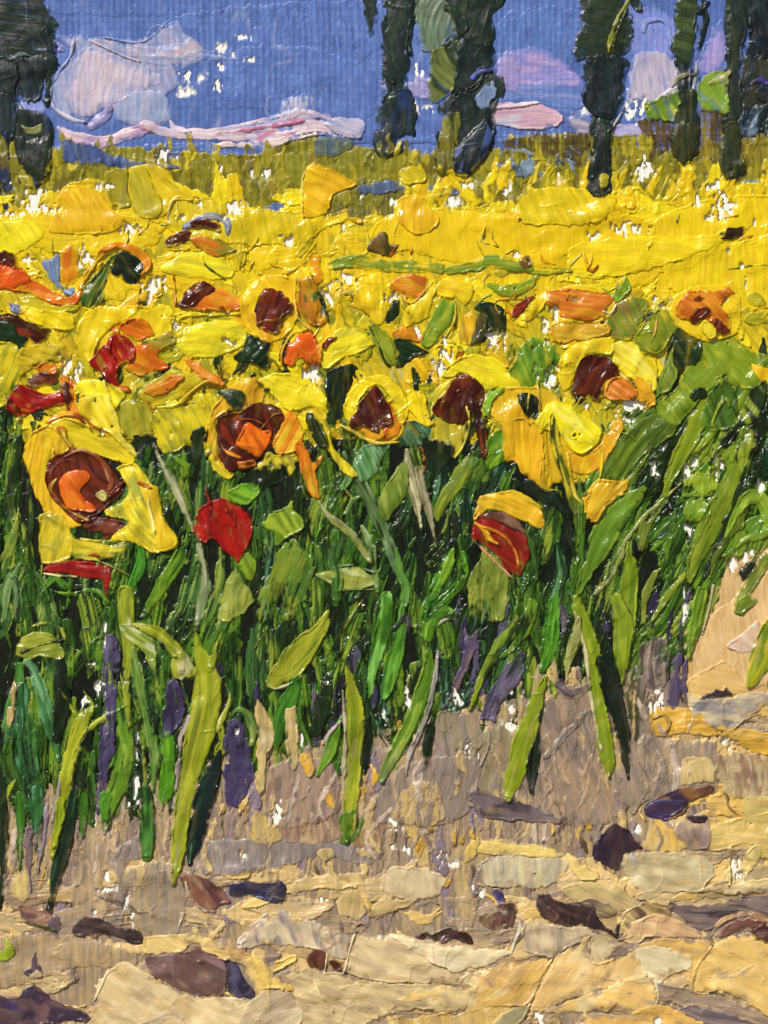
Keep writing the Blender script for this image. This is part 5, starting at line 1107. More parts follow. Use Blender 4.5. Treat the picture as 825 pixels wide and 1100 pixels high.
t('2b')
o = sun('sunflower with an oval dark maroon centre and thick golden rim, in the middle band')
B(o, 'petal', '-30,285 20,235 70,222 115,225 150,262 150,350 120,410 70,435 30,430 -10,400 -30,340', '#e2b41c #ecca1c #d29a1c', ang=60, T=3, rag=1)
B(o, 'petal', '146,250 165,235 188,222 215,290 238,365 232,380 200,388 165,365 148,320', '#c9801e #7c8426 #b0641c #3c5a24', ang=70, T=3.6, rag=1, sv=.18)
S(o, 'leaf', '192,225,3 215,280,8 232,330,8 244,372,4', '#142c1c #20402a', T=4, rag=.5)
S(o, 'petal', '142,230,4 138,300,5 150,360,5 190,398,4', '#e4a030 #ecc850', T=4, rag=.6)
B(o, 'petal', '180,165 215,162 222,200 228,240 205,255 190,215', '#df8420 #e4981e', ang=80, T=3.2)
B(o, 'centre', '14,350 15,305 40,266 68,266 98,278 125,312 128,345 108,352 98,385 78,412 45,402 20,385', '#541509 #420f08 #782a12', ang=110, T=4, rag=1.3)
o = sun('sunflower with a single blunt orange red dab and a sweeping pale petal, middle band')
B(o, 'petal', '215,495 228,430 290,392 345,392 385,428 385,450 330,476 285,490 240,522', YP, ang=-15, T=4, rag=.9)
B(o, 'centre', '100,490 118,435 178,402 205,425 222,460 225,500 200,528 160,490 135,512 112,510', '#e25a18 #d04c16 #e87a24', ang=110, T=4, rag=1)
S(o, 'petal', '230,450,7 245,435,9 270,420,4', '#7a2412 #b0541c', T=4)
S(o, 'petal', '95,510,5 100,460,5 130,410,6 175,396,5', '#c89a24 #e4c82c', T=3.8, rag=.6)
B(o, 'leaf', '368,388 395,378 430,410 455,460 460,505 430,505 395,455 375,415', '#8a982c #66802a #aaa838', ang=60, T=3.6, rag=.9)
B(o, 'leaf', '448,428 490,425 530,448 565,468 520,482 480,512 455,515 462,480', '#11321e #1c4626 #0d2216', ang=20, T=4, rag=.9)
S(o, 'leaf', '372,385,3 395,430,4 425,500,4 440,512,3', '#1c3420', T=3.4, rag=.4)
B(o, 'petal', '448,402 480,375 520,395 545,430 500,432 455,425', '#d88820 #c87a1e', ang=20, T=3.4)
o = sun('sunflower with a rust coloured flat dab above a white gap, centre of the middle band')
B(o, 'petal', '322,235 370,218 430,215 445,268 432,350 402,384 360,345 332,300', YB, ang=85, T=3, rag=1.4)
B(o, 'petal', '480,360 500,320 550,270 575,240 588,240 570,330 540,370 490,390', '#e9cf20 #dec01e', ang=120, T=3.4, rag=1)
B(o, 'centre', '428,262 450,235 478,222 545,220 560,248 540,285 505,300 470,288', '#cc6a1e #bb5a1c #d88228', ang=20, T=4, rag=1)
S(o, 'petal', '425,265,3 470,295,4 510,312,4 560,260,3', '#e0a040', T=3.6, rag=.5)
o = sun('yellow square petalled head with a round pale rim right of the rust coloured dab')
B(o, 'petal', '590,245 640,228 690,232 705,280 680,320 650,300 600,290 585,270', YB, ang=10, T=3.4, rag=1)
B(o, 'petal', '560,465 600,440 650,450 640,500 600,520', YB, ang=60, T=3.2)
o = sun('small distant bud with a brown green square tip standing on yellow')
B(o, 'centre', '366,142 402,92 432,90 440,125 462,130 440,162 400,155', '#5c4a24 #7c5a28 #3c4420', ang=60, T=3.4)
S(o, 'petal', '440,162,4 455,140,6 465,128,3', '#cc5020', T=3.4)
S(o, 'petal', '485,120,3 505,130,5 505,155,3', '#c8641c', T=3, rag=.5)
o = sun('half green half brown head with a dark dome, right of the fresh green oblong leaf')
B(o, 'petal', '650,430 660,382 700,335 735,400 700,445 670,445', '#c0901e #7c7a24 #dcae20', ang=80, T=3.2)
B(o, 'centre', '705,330 720,310 760,308 800,338 806,395 785,402 760,398 742,430 705,445 690,440 730,392 735,350', '#123422 #1c4628 #0e2a1c', ang=70, T=4, rag=1)
B(o, 'centre+', '690,442 705,395 715,340 740,350 745,395 725,435', '#5c5420 #3c4420', ang=85, T=3.6)
o = sun('near sunflower with a pointed maroon centre and an orange flank, in the middle')
B(o, 'petal', '290,660 308,595 350,552 400,538 445,550 480,590 500,640 478,700 450,640 405,572 352,610 318,690', '#ecd41e #e2c41c #d6b41e', ang=20, T=3.8, rag=1)
B(o, 'petal', '300,680 340,670 420,690 480,660 486,700 470,740 430,758 380,752 330,735', '#c8a424 #dcbc24 #8c8c28', ang=90, T=3)
B(o, 'petal', '432,620 452,645 468,680 474,710 455,738 420,745 400,735 432,690', '#d8701e #c8601c #e09024', ang=95, T=3.6)
B(o, 'petal', '345,705 385,695 415,712 425,735 395,750 360,735', '#dc8a20 #e4a828', ang=40, T=3.6)
B(o, 'centre', '308,700 330,650 355,610 388,574 412,590 440,640 448,690 420,705 400,722 360,708 335,712', BR, ang=80, T=4.4, rag=1.2)
S(o, 'petal', '285,700,6 325,722,7 365,745,8 400,755,6 465,752,4', '#c8a824 #e0cc48', T=4.2, rag=.7)
o = sun('near sunflower with a tilted maroon centre from which a long brown drip runs down')
B(o, 'petal', '600,542 640,492 700,474 780,488 815,530 850,570 850,600 790,575 740,590 680,536 635,548', '#ecdc24 #e4d020 #d8c028', ang=20, T=4, rag=.9)
B(o, 'petal', '570,650 572,600 605,565 650,540 640,570 600,610 585,650 560,690', '#d8c42a #b4a82a', ang=110, T=3.4)
B(o, 'petal', '565,712 585,670 650,690 682,705 672,760 640,800 600,790 572,760', '#b4a42a #c8b42a #8c8c2a', ang=90, T=3, rag=1.4)
B(o, 'petal', '498,590 545,590 560,640 572,680 582,695 552,706 522,680 495,640', YB, ang=70, T=3.8, rag=1)
B(o, 'centre', '572,655 590,612 640,552 682,535 715,560 742,592 728,640 700,650 680,690 650,700 600,675', BR, ang=110, T=4.2, rag=1.2)
S(o, 'drip', '700,630,20 718,680,16 730,730,16 737,770,14 735,795,8', '#441210 #30100e #6c2c20', T=5, rag=.8)
S(o, 'stem', '680,640,4 690,690,5 672,760,5 645,800,4', '#e0d040', T=4, rag=.6)
o = sun('tall golden yellow block of petals with a green leaf, right of the brown drip')
B(o, 'petal', '750,600 800,580 860,575 930,580 1000,640 1040,700 1100,760 1060,840 1000,880 960,890 920,905 890,860 850,830 790,700 745,660', '#cfa81e #d6b222 #c49c1c', ang=88, T=2.8, rag=1.4)
B(o, 'petal', '900,690 925,690 940,760 935,880 905,900 880,840', '#d4ae20 #c8a01c', ang=88, T=3)
B(o, 'leaf', '740,790 745,740 790,705 825,718 830,780 780,830 745,840', '#6c9c28 #86b03a #4c7c20', ang=110, T=4, rag=1)
S(o, 'leaf', '742,660,14 755,610,16 790,585,10', '#76a82c #5c8c24', T=3.6)
S(o, 'petal', '905,560,4 912,640,4 905,680,3', '#e8d040 #8c7c20', T=3.6, rag=.4)
t('2a')
o = sun('yellow arched petal fan with black specks, behind the near head with the orange square')
TILE[:] = [210, 400, 5.156]
o.label = 'near sunflower with a square orange middle inside a maroon heart shape'
B(o, 'petal', '60,310 78,240 110,175 160,120 220,60 280,30 345,40 380,160 300,200 220,215 150,235 112,280 130,400 150,480 200,560 120,520 80,420', '#dca82c #e4b82a #cc9826', ang=110, T=3.2, rag=.9)
B(o, 'petal', '345,40 400,15 450,2 560,8 640,48 700,98 738,180 732,260 700,240 650,200 600,210 560,220 500,205 460,165 400,110 370,70', '#e9d626 #e2cc22 #d2bc28', ang=20, T=4, rag=.9)
B(o, 'petal', '600,225 650,205 700,240 735,262 765,400 820,480 900,560 860,590 790,520 730,430 690,400 640,330', '#ddc828 #a8a028 #ccb428', ang=70, T=3.6, rag=1)
B(o, 'leaf', '612,235 645,220 690,255 715,320 742,410 715,425 670,400 640,350 615,300', '#12281c #1e3c22 #6c7c28', ang=70, T=3.6, rag=1.4)
B(o, 'petal', '430,385 470,310 505,230 530,205 578,262 600,330 595,385 560,440 470,460 440,430', '#dc7c24 #e4942c #e2bc34', ang=120, T=3.8, rag=1, sv=.5)
B(o, 'petal', '550,385 600,395 630,440 655,490 718,445 700,510 665,560 680,640 690,700 640,690 600,600 570,500', '#d8701f #e08c28 #e0b830', ang=75, T=3.8, rag=1)
B(o, 'petal', '350,500 410,440 470,460 530,450 560,470 550,520 520,580 490,520 430,560 350,560 300,560', '#c8b42a #9c9828 #dcc83c', ang=60, T=3.4, rag=2.4)
B(o, 'petal', '90,420 130,480 170,540 220,560 190,600 120,560 80,500', '#e2c82a #b8ac2c', ang=60, T=3.4, rag=2)
B(o, 'centre', '110,290 130,245 180,225 245,215 300,180 365,165 440,182 495,240 470,300 440,360 410,440 350,490 290,500 275,555 230,545 190,555 145,495 125,410 118,340', '#54120a #420e08 #6c1c10', ang=70, bend=.4, T=4, rag=.9, sv=.25)
B(o, 'centre/disc', '222,400 245,345 275,290 310,283 370,318 425,325 418,380 398,420 370,460 345,475 300,455 250,425', '#e86a18 #de5c16 #f07c22', ang=60, T=5, rag=.5, flat=.9)
B(o, 'centre/fleck', '133,385 180,425 255,470 235,480 180,462 150,430', '#dc7a28 #e0a03c', ang=35, T=5, rag=.5)
B(o, 'centre/fleck', '230,492 330,488 335,525 260,535', '#d88c34 #b85c24', ang=10, T=5)
S(o, 'centre/fleck', '365,315,5 405,270,7 440,235,7 480,228,6', '#b4843c #7c4420', T=5, rag=.4)
S(o, 'centre/fleck', '240,262,3 310,262,4 370,285,4 430,325,4', '#b0601c #8a3c18', T=5, rag=.3)
B(o, 'bud', '118,112 165,88 220,92 270,110 290,160 270,210 225,212 180,195 155,150', '#133422 #1c4a30 #0e281c', ang=30, T=5, rag=.6)
B(o, 'speck', '328,50 358,42 382,68 370,85 340,74', '#142a1a', ang=0, T=4, rag=.5)
B(o, 'speck', '378,88 410,86 412,106 385,108', '#142a1a', ang=0, T=4, rag=.5)
t('2a')
o = TH('petal_splash', 'thin orange smear over the olive petals, above the black green bud', 'petal')
B(o, None, '588,490 630,492 650,520 700,538 712,560 700,580 660,560 630,545', '#d8742c #e08c30', ang=30, T=3.6, rag=1.6)
t('2c')
o = sun('near sunflower with a maroon half and an orange tail on its centre, at the right')
B(o, 'petal', '158,540 170,490 200,450 240,428 290,418 332,426 330,475 280,470 235,492 208,560 180,590', '#e9cc24 #e0bc20 #d8c42c', ang=110, T=3.8, rag=1)
B(o, 'petal', '328,440 370,432 410,442 440,482 470,490 474,540 468,585 425,600 400,560 350,520 330,490', '#e8d42a #dcc624 #ecdc40', ang=40, T=3.8, rag=1)
B(o, 'petal', '400,545 440,560 455,580 470,630 430,650 380,640 330,640 405,615', '#dca424 #d49420', ang=60, T=3.2)
B(o, 'petal', '130,380 200,365 300,370 330,400 290,425 220,430 160,440', '#d0a02a #b8942a #dcb830', ang=10, T=3)
B(o, 'centre', '203,605 206,560 228,500 262,474 300,478 340,505 352,535 318,555 305,590 290,625 262,615 240,604', BR, ang=110, T=4.4, rag=1)
B(o, 'centre/tail', '300,600 318,560 345,540 375,548 410,585 415,605 395,622 350,622 320,618', '#d8762a #cc6624 #e09040', ang=30, T=4.6, rag=.8)
S(o, 'petal', '240,612,5 280,615,6 320,600,4', '#7a2412 #c8641c', T=4)
B(o, 'petal', '95,700 120,640 160,620 175,660 230,700 290,740 250,760 150,720', '#ead820 #e0c81e', ang=50, T=3.6)
o = sun('flat orange head with yellow holes, far row, left of the leaf with the brown stain')
B(o, 'petal', '120,340 130,285 200,255 280,262 330,290 340,330 310,365 220,378 150,370', '#d8b024 #e0c424', ang=10, T=2.6)
B(o, 'centre', '118,318 132,280 170,264 230,268 290,278 330,298 315,335 298,362 240,366 180,362 150,335', '#d0702a #c46224 #d88434', ang=10, T=3.6, rag=2)
S(o, 'petal', '300,340,4 325,345,4 340,320,3', '#e8e0c0', T=3.2)
o = sun('orange head with maroon specks and ragged tips, far row at the right')
B(o, 'petal', '500,340 540,280 600,255 700,262 740,300 730,400 700,420 600,430', '#e4c424 #dab824', ang=20, T=2.6)
B(o, 'centre', '518,352 548,295 595,266 650,275 690,262 722,278 700,295 680,318 712,375 704,410 655,395 640,370 600,372 560,368', '#cc6c24 #bc5c20 #d88430', ang=40, T=3.8, rag=2.2)
for s in ('585,300 605,288 618,298 600,312', '570,360 600,330 635,328 625,350 590,380', '648,368 665,360 690,385 705,402 680,412 655,400'):
    B(o, 'centre/speck', s, '#541410 #6c2010', ang=-30, T=4)
B(o, 'petal', '605,385 625,365 650,392 660,420 630,425', '#e0cc38', ang=80, T=4)
o = sun('flat dark brown dab of a head, alone on the open yellow at the right')
B(o, 'centre', '658,95 690,76 730,70 775,64 758,86 725,108 690,112', '#3c2a18 #4c1c14 #2a2018', ang=-10, T=3.4, rag=1.2)
S(o, 'petal', '730,115,3 750,105,8 772,98,6', '#c4641c', T=3)
o = sun('small dark red bud slanting beside yellow paint, far row')
B(o, 'centre', '8,355 22,325 50,302 82,290 60,325 40,350 18,368', '#94281a #b0481c #7c1a14', ang=-50, T=3.6)
B(o, 'petal', '40,365 70,310 120,270 125,300 100,350 70,368', YB, ang=110, T=3)
o = sun('rusty squiggle of a head on open yellow, right of the green streak')
S(o, 'petal', '240,150,3 245,180,5 262,210,7 285,195,4', '#c8702c #dca030', T=3, rag=1)
S(o, 'petal', '265,150,3 262,180,5 250,205,5', '#c8682c', T=3, rag=1)
S(o, 'petal', '105,160,4 115,178,8 150,190,4', '#cc6424 #b8481c', T=3, rag=1)
B(o, 'centre', '45,165 80,155 85,185 60,205 35,195', '#6c4a20 #8c7424', ang=30, T=3)
t('3a')
o = sun('biggest near sunflower, a maroon ring round a glossy orange middle, at the left')
B(o, 'petal', '72,160 100,105 150,78 200,105 222,160 160,195 148,255 185,325 262,395 200,400 150,370 128,330 88,240', '#e6b824 #ecc828 #d8a424', ang=95, bend=.3, T=4, rag=1, su=.015)
B(o, 'petal', '150,74 190,52 230,58 290,85 350,112 400,140 428,180 420,205 380,200 320,180 240,155 205,125', '#e2cc26 #d8bc24 #b8ac2a', ang=25, T=4.2, rag=1, su=.015)
S(o, 'petal', '150,70,10 200,45,10 250,50,8 300,85,7 360,110,6', '#c8701f #a84818 #dc9c30', T=4, rag=.7)
B(o, 'petal', '180,80 210,85 222,130 240,160 215,150 190,110', '#c07828 #a86424', ang=60, T=4)
B(o, 'petal', '250,-10 330,-20 375,40 392,110 425,150 428,180 350,110 290,75', '#e8d42e #ecde48 #d8b828', ang=60, bend=.4, T=4.2, rag=.8)
B(o, 'petal', '365,215 420,200 452,225 490,275 505,320 530,395 568,450 545,475 490,482 420,450 345,445 400,385 345,370 330,345 395,310 400,262', '#dfc82e #d4bc2c #ecd83c #a8a83a', ang=60, bend=.3, T=4.2, rag=1.2, su=.015)
B(o, 'petal', '455,280 500,275 520,360 565,440 550,470 500,475 480,420 465,340', '#e8c82c #dcb428', ang=75, T=4.6, rag=.8)
S(o, 'petal', '470,300,4 480,360,6 492,420,5', '#f0e070', T=4, rag=.6)
B(o, 'petal', '128,362 190,358 222,395 232,450 215,505 130,515 125,450', '#c8b42c #d8bc2a #a8a030', ang=95, T=3.2, rag=1.4)
B(o, 'petal', '215,430 290,438 340,445 410,450 412,465 370,502 320,506 232,498 222,460', '#d0bc34 #dcc83c #8c9434', ang=5, T=3.4, rag=1.4)
B(o, 'centre', '143,245 160,192 205,162 270,155 325,180 368,235 398,268 385,305 352,328 330,352 290,372 250,392 200,348 165,305', '#5a1c0e #48140a #7c3018', ang=40, bend=.8, T=4.4, rag=.9, sv=.3)
S(o, 'centre/ridge', '205,180,5 260,160,8 320,190,10 350,240,12 350,290,8', '#8a4420 #6c2c14 #a87450', T=4, rag=.6, sv=.6)
S(o, 'centre/ridge', '180,250,5 160,280,8 175,310,8 220,350,6 290,385,6', '#7a2c14 #d8a83c', T=4, rag=.6)
B(o, 'centre/disc', '188,262 205,235 235,220 275,222 290,250 262,280 262,300 300,335 305,352 270,356 225,345 198,312', '#dd641a #d05616 #e8782a', ang=50, T=4.6, rag=.6, flat=.9)
B(o, 'centre/fleck', '303,302 312,288 330,284 346,304 335,322 318,318', '#ccc060 #b0a450', ang=40, T=5, rag=.5)
B(o, 'centre/lip', '262,395 300,368 345,372 395,388 398,400 370,420 330,445 325,420 285,415', '#541410 #3c100c #7c3c24', ang=-15, T=4.4, rag=1)
S(o, 'petal', '350,305,5 375,280,8 390,262,5', '#8a3018 #5c1410', T=4)
S(o, 'petal', '440,260,4 460,270,6 485,280,3', '#a85020', T=4, rag=.8)
o = TH('fallen_petal', 'crimson crescent petal with a cream lower rim, below the biggest near sunflower', 'petal')
B(o, None, '135,543 165,512 215,502 260,508 315,515 352,532 352,570 338,625 328,575 300,565 255,560 200,548', '#b01812 #8c100e #c42c1c', ang=10, T=4.6, rag=.7, flat=.8)
S(o, None, '140,548,3 190,555,5 245,558,4', '#e0d088 #d8b860', T=4, rag=.4)
S(o, None, '275,492,3 295,488,6 320,495,3', '#b4301c', T=4)
S(o, None, '300,505,3 360,528,4 420,560,4 435,580,4', '#7c8438 #5c6c2c', T=4, rag=.4)
o = TH('poppy', 'single glossy scarlet poppy bud hanging in the dark foliage', 'poppy')
B(o, 'petal', '610,405 618,362 650,328 700,310 742,322 780,350 804,392 796,440 780,478 755,514 735,500 705,474 685,446 664,440 655,455 630,448 612,428', '#b81410 #a01010 #cc2018', ang=70, T=5, rag=.6, flat=.9)
S(o, 'fold', '668,345,5 664,380,7 668,415,6 660,440,4', '#7c0c0c #a01010', T=2.2, rag=.8)
S(o, 'fold', '655,270,3 658,300,6 668,325,6', '#6c1c18', T=4, rag=.6)
S(o, 'fold', '720,350,8 740,365,10 745,400,6', '#940c0c', T=3, rag=.6)
t('3b')
o = TH('poppy', 'small red flower streaked with yellow under a golden petal, right of centre', 'poppy')
B(o, 'petal', '706,380 708,345 725,305 775,290 830,285 880,310 920,345 930,395 900,405 860,385 800,355 750,345', '#dca824 #d0b02a #e8b828', ang=20, T=3.8, rag=1.2)
B(o, 'centre', '700,385 712,362 750,358 800,362 850,390 870,430 880,490 862,540 840,560 800,530 760,480 720,450 698,430', '#961a12 #6c120e #b42418', ang=45, bend=.3, T=4.6, rag=.9)
B(o, 'petal', '705,366 750,355 800,356 850,385 868,420 830,410 780,385 740,378', '#5c3a2c #3c2420 #7c5c48', ang=25, T=4, rag=.9)
S(o, 'streak', '708,388,6 735,410,9 755,440,11 780,455,6', '#e0b030 #d08428', T=4.6, rag=.5)
S(o, 'streak', '735,400,5 790,425,7 830,470,8 845,525,6', '#dc8c34 #b84020', T=4.6, rag=.5)
S(o, 'streak', '700,440,4 740,480,5 790,530,5 835,570,4', '#d8a078 #c05c40', T=4.6, rag=.5)
t('3c')
o = sun('drooping head of bright lemon petals on dark forked stalks, no centre showing')
B(o, 'petal', '-10,10 50,0 62,60 110,70 118,200 120,290 85,265 50,235 20,190 -10,190', '#dca81f #d09c1e #e4b424', ang=88, T=3, rag=1.2)
B(o, 'petal', '190,160 240,165 290,140 330,60 370,80 340,140 305,200 260,235 215,235 195,205', '#d8a020 #cf9820 #e0b428', ang=70, T=3, rag=1.2)
S(o, 'stem', '145,40,10 150,120,16 175,220,16 205,320,12 215,370,5', '#22381f #5c6c24 #c8b430', T=3.6, rag=.8, sv=.5)
S(o, 'stem', '105,200,4 102,250,5 120,280,5 150,285,3', '#b8a42c #d8c040', T=4, rag=.5)
B(o, 'petal', '90,75 108,30 140,5 160,15 140,50 120,90 105,110', '#e8dc24 #d8c824', ang=110, T=4, rag=.8)
B(o, 'petal', '135,15 165,5 215,28 270,65 298,100 285,140 245,170 212,168 185,140 155,80', '#e8da20 #dece1e #f0e440', ang=40, T=4.6, rag=.6, flat=.8)
S(o, 'stem', '188,170,5 200,240,7 215,300,8 240,330,5', '#d8b82c #e8cc40', T=4, rag=.6)
o = sun('ragged ochre petal hanging under the lemon petals, frayed to the right')
B(o, 'petal', '245,300 268,265 300,250 345,255 382,252 365,300 320,340 280,385 255,375 240,335', '#d4a428 #c49824 #e0b838', ang=130, T=3.6, rag=2)
S(o, 'stem', '300,170,4 295,220,6 288,260,4', '#e4c83c', T=4, rag=.5)
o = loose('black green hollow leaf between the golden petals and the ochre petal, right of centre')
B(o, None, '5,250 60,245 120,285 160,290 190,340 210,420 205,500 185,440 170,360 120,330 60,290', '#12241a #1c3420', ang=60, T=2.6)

o = loose('black green hollow between the golden petals and the lemon petals, right of centre')  # dark paint put in for the shaded gap between the petals
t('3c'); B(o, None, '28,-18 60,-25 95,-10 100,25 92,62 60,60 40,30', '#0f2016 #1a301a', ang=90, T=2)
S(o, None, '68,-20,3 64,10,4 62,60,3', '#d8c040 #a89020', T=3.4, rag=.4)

th = SF('blossoms', 'loose threads of yellow, olive and rust paint trailing over the petals', 'flowers')
t('0')
fill(th, None, 30, dict(box=(-120, 300, 700, 480)), (10, 34), (.7, 1.5), lambda x, y: 180 * vn(np.array(x / 25), np.array(y / 25), 3), ['#8c8a20 #c8b424', '#e8dc50 #d8c02c', '#a85a1c #c88424', '#6c7420 #a09a24', '#e4d040 #b0a020'], 61, jit=20, curve=.45, T=3, rag=.7)

t('0')
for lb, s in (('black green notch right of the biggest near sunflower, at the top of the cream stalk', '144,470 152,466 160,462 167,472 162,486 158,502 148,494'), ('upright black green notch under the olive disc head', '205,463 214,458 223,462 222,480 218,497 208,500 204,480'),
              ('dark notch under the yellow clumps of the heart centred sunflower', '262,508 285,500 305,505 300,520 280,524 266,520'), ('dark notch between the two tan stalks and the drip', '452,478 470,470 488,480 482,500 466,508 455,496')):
    o = loose(lb); B(o, None, s, '#0f2016 #1a301a #20381f', ang=92, T=2.2, rag=2.6)  # near black paint stands for the shaded gaps among heads and stalks
# ---------------------------------------------------------------- material
def nd(nt, typ, **k):
    n = nt.nodes.new(typ)
    for a, b in k.items(): setattr(n, a, b)
    return n
def paint_material(name, rough, coat, bump=.5, wet=.0):
    m = bpy.data.materials.new(name); m.use_nodes = True
    nt = m.node_tree; nt.nodes.clear()
    out = nd(nt, 'ShaderNodeOutputMaterial'); b = nd(nt, 'ShaderNodeBsdfPrincipled')
    nt.links.new(b.outputs[0], out.inputs[0])
    at = nd(nt, 'ShaderNodeAttribute', attribute_name='pigment')
    uv = nd(nt, 'ShaderNodeAttribute', attribute_name='drag')
    mp = nd(nt, 'ShaderNodeMapping'); mp.inputs['Scale'].default_value = (.06, 1.0, 1)
    nt.links.new(uv.outputs['Vector'], mp.inputs[0])
    n1 = nd(nt, 'ShaderNodeTexNoise'); n1.inputs['Scale'].default_value = 1.0; n1.inputs['Detail'].default_value = 2.5
    nt.links.new(mp.outputs[0], n1.inputs['Vector'])
    geo = nd(nt, 'ShaderNodeTexCoord')
    n2 = nd(nt, 'ShaderNodeTexNoise'); n2.inputs['Scale'].default_value = 160; n2.inputs['Detail'].default_value = 3
    nt.links.new(geo.outputs['Object'], n2.inputs['Vector'])
    hs = nd(nt, 'ShaderNodeMix', data_type='RGBA', blend_type='MULTIPLY')
    mr = nd(nt, 'ShaderNodeMapRange'); mr.inputs[1].default_value = .3; mr.inputs[2].default_value = .7; mr.inputs[3].default_value = .93; mr.inputs[4].default_value = 1.06
    nt.links.new(n1.outputs[0], mr.inputs[0])
    hs.inputs[0].default_value = 1
    nt.links.new(at.outputs['Color'], hs.inputs[6]); nt.links.new(mr.outputs[0], hs.inputs[7])
    sat = nd(nt, 'ShaderNodeHueSaturation'); sat.inputs['Saturation'].default_value = 1.0
    nt.links.new(hs.outputs[2], sat.inputs['Color'])
    nt.links.new(sat.outputs[0], b.inputs['Base Color'])
    ad = nd(nt, 'ShaderNodeMath', operation='ADD')
    m2 = nd(nt, 'ShaderNodeMath', operation='MULTIPLY'); m2.inputs[1].default_value = .7
    nt.links.new(n2.outputs[0], m2.inputs[0]); nt.links.new(n1.outputs[0], ad.inputs[0]); nt.links.new(m2.outputs[0], ad.inputs[1])
    bp = nd(nt, 'ShaderNodeBump'); bp.inputs['Strength'].default_value = bump; bp.inputs['Distance'].default_value = .0011
    nt.links.new(ad.outputs[0], bp.inputs['Height']); nt.links.new(bp.outputs[0], b.inputs['Normal'])
    rr = nd(nt, 'ShaderNodeMapRange'); rr.inputs[1].default_value = .35; rr.inputs[2].default_value = .65; rr.inputs[3].default_value = rough * .7; rr.inputs[4].default_value = rough * 1.4
    nt.links.new(n2.outputs[0], rr.inputs[0]); nt.links.new(rr.outputs[0], b.inputs['Roughness'])
    b.inputs['Specular IOR Level'].default_value = .38
    b.inputs['Coat Weight'].default_value = coat; b.inputs['Coat Roughness'].default_value = .12
    return m
OIL = paint_material('oil_paint', .34, 0, .33)
GLOSS = paint_material('glossy_oil_paint', .24, 0, .22)

def simple(name, col, rough=.7, scale=40, amt=.12, bump=.2):
    m = bpy.data.materials.new(name); m.use_nodes = True; nt = m.node_tree; b = nt.nodes['Principled BSDF']
    tc = nd(nt, 'ShaderNodeTexCoord'); n = nd(nt, 'ShaderNodeTexNoise'); n.inputs['Scale'].default_value = scale; n.inputs['Detail'].default_value = 6
    r = nd(nt, 'ShaderNodeValToRGB'); c = lin(col)
    r.color_ramp.elements[0].color = (*(c * (1 - amt * 2)), 1); r.color_ramp.elements[1].color = (*np.minimum(c * (1 + amt), 1), 1)
    nt.links.new(tc.outputs['Object'], n.inputs[0]); nt.links.new(n.outputs[0], r.inputs[0]); nt.links.new(r.outputs[0], b.inputs['Base Color'])
    bp = nd(nt, 'ShaderNodeBump'); bp.inputs['Strength'].default_value = bump; bp.inputs['Distance'].default_value = .002
    nt.links.new(n.outputs[0], bp.inputs['Height']); nt.links.new(bp.outputs[0], b.inputs['Normal'])
    b.inputs['Roughness'].default_value = rough
    return m

COL = bpy.context.scene.collection
def world(p):   # px,py,height -> scene
    return np.stack([(p[:, 0] - 412.5) * U, -p[:, 2] * U, BASE_Z + (1100 - p[:, 1]) * U], 1)

def mesh_obj(name, part, origin, mat):
    if not part.n: return None
    v = world(np.concatenate(part.v)) - np.array(origin); f = np.concatenate(part.f)
    # grid winding: make the faces look at the viewer (-Y)
    me = bpy.data.meshes.new(name)
    me.vertices.add(len(v)); me.vertices.foreach_set('co', v.astype(np.float32).ravel())
    me.loops.add(f.size); me.loops.foreach_set('vertex_index', f[:, ::-1].astype(np.int32).ravel())
    me.polygons.add(len(f)); me.polygons.foreach_set('loop_start', np.arange(0, f.size, 4, dtype=np.int32))
    me.polygons.foreach_set('loop_total', np.full(len(f), 4, np.int32))
    me.update(calc_edges=True)
    me.polygons.foreach_set('use_smooth', np.ones(len(f), bool))
    c = np.concatenate(part.c); c = np.concatenate([c, np.ones((len(c), 1))], 1)
    a = me.color_attributes.new('pigment', 'FLOAT_COLOR', 'POINT'); a.data.foreach_set('color', c.astype(np.float32).ravel())
    a = me.attributes.new('drag', 'FLOAT_VECTOR', 'POINT'); tt = np.concatenate(part.t); tt = np.concatenate([tt, np.zeros((len(tt), 1))], 1)
    a.data.foreach_set('vector', tt.astype(np.float32).ravel())
    me.materials.append(mat)
    o = bpy.data.objects.new(name, me); COL.objects.link(o)
    return o

GL = {'petal', 'centre', 'leaf', 'stem', 'disc'}
def setp(o, th):
    if th.label: o['label'] = th.label
    if th.cat: o['category'] = th.cat
    if th.group: o['group'] = th.group
    if th.kind: o['kind'] = th.kind
def isgl(n): return GLOSS if n in GL or n in ('poppy', 'foliage', 'blossoms') or 'dark' in n else OIL
nv = 0
for th in THINGS:
    ps = [p for p in th.parts if p.n or any(k.n for k in p.kids)]
    allp = [th.own] * (th.own.n > 0) + ps
    if not allp: print('EMPTY THING', th.name, th.label); continue
    allv = np.concatenate([np.concatenate(p.v) for p in allp if p.n])
    org = world(np.array([[(allv[:, 0].min() + allv[:, 0].max()) / 2, allv[:, 1].max(), 0]]))[0]
    if th.own.n:
        root = mesh_obj(th.name, th.own, org, isgl(th.name)); 
    else:
        root = bpy.data.objects.new(th.name, None); COL.objects.link(root)
    root.location = org; setp(root, th)
    for p in ps:
        po = mesh_obj(p.name, p, org, isgl(p.name))
        if po is None: print('empty part', th.label, p.name); continue
        po.parent = root
        if p.label: po['label'] = p.label
        for k in p.kids:
            ko = mesh_obj(k.name, k, org, isgl(k.name))
            if ko: ko.parent = po
    nv += sum(p.n for p in allp)
import re as _re
for th in THINGS:
    if th.label and len(_re.findall(r"[A-Za-z0-9][A-Za-z0-9'-]*", th.label)) > 16: print('LONG', th.label)
print('verts', nv, 'things', len(THINGS))

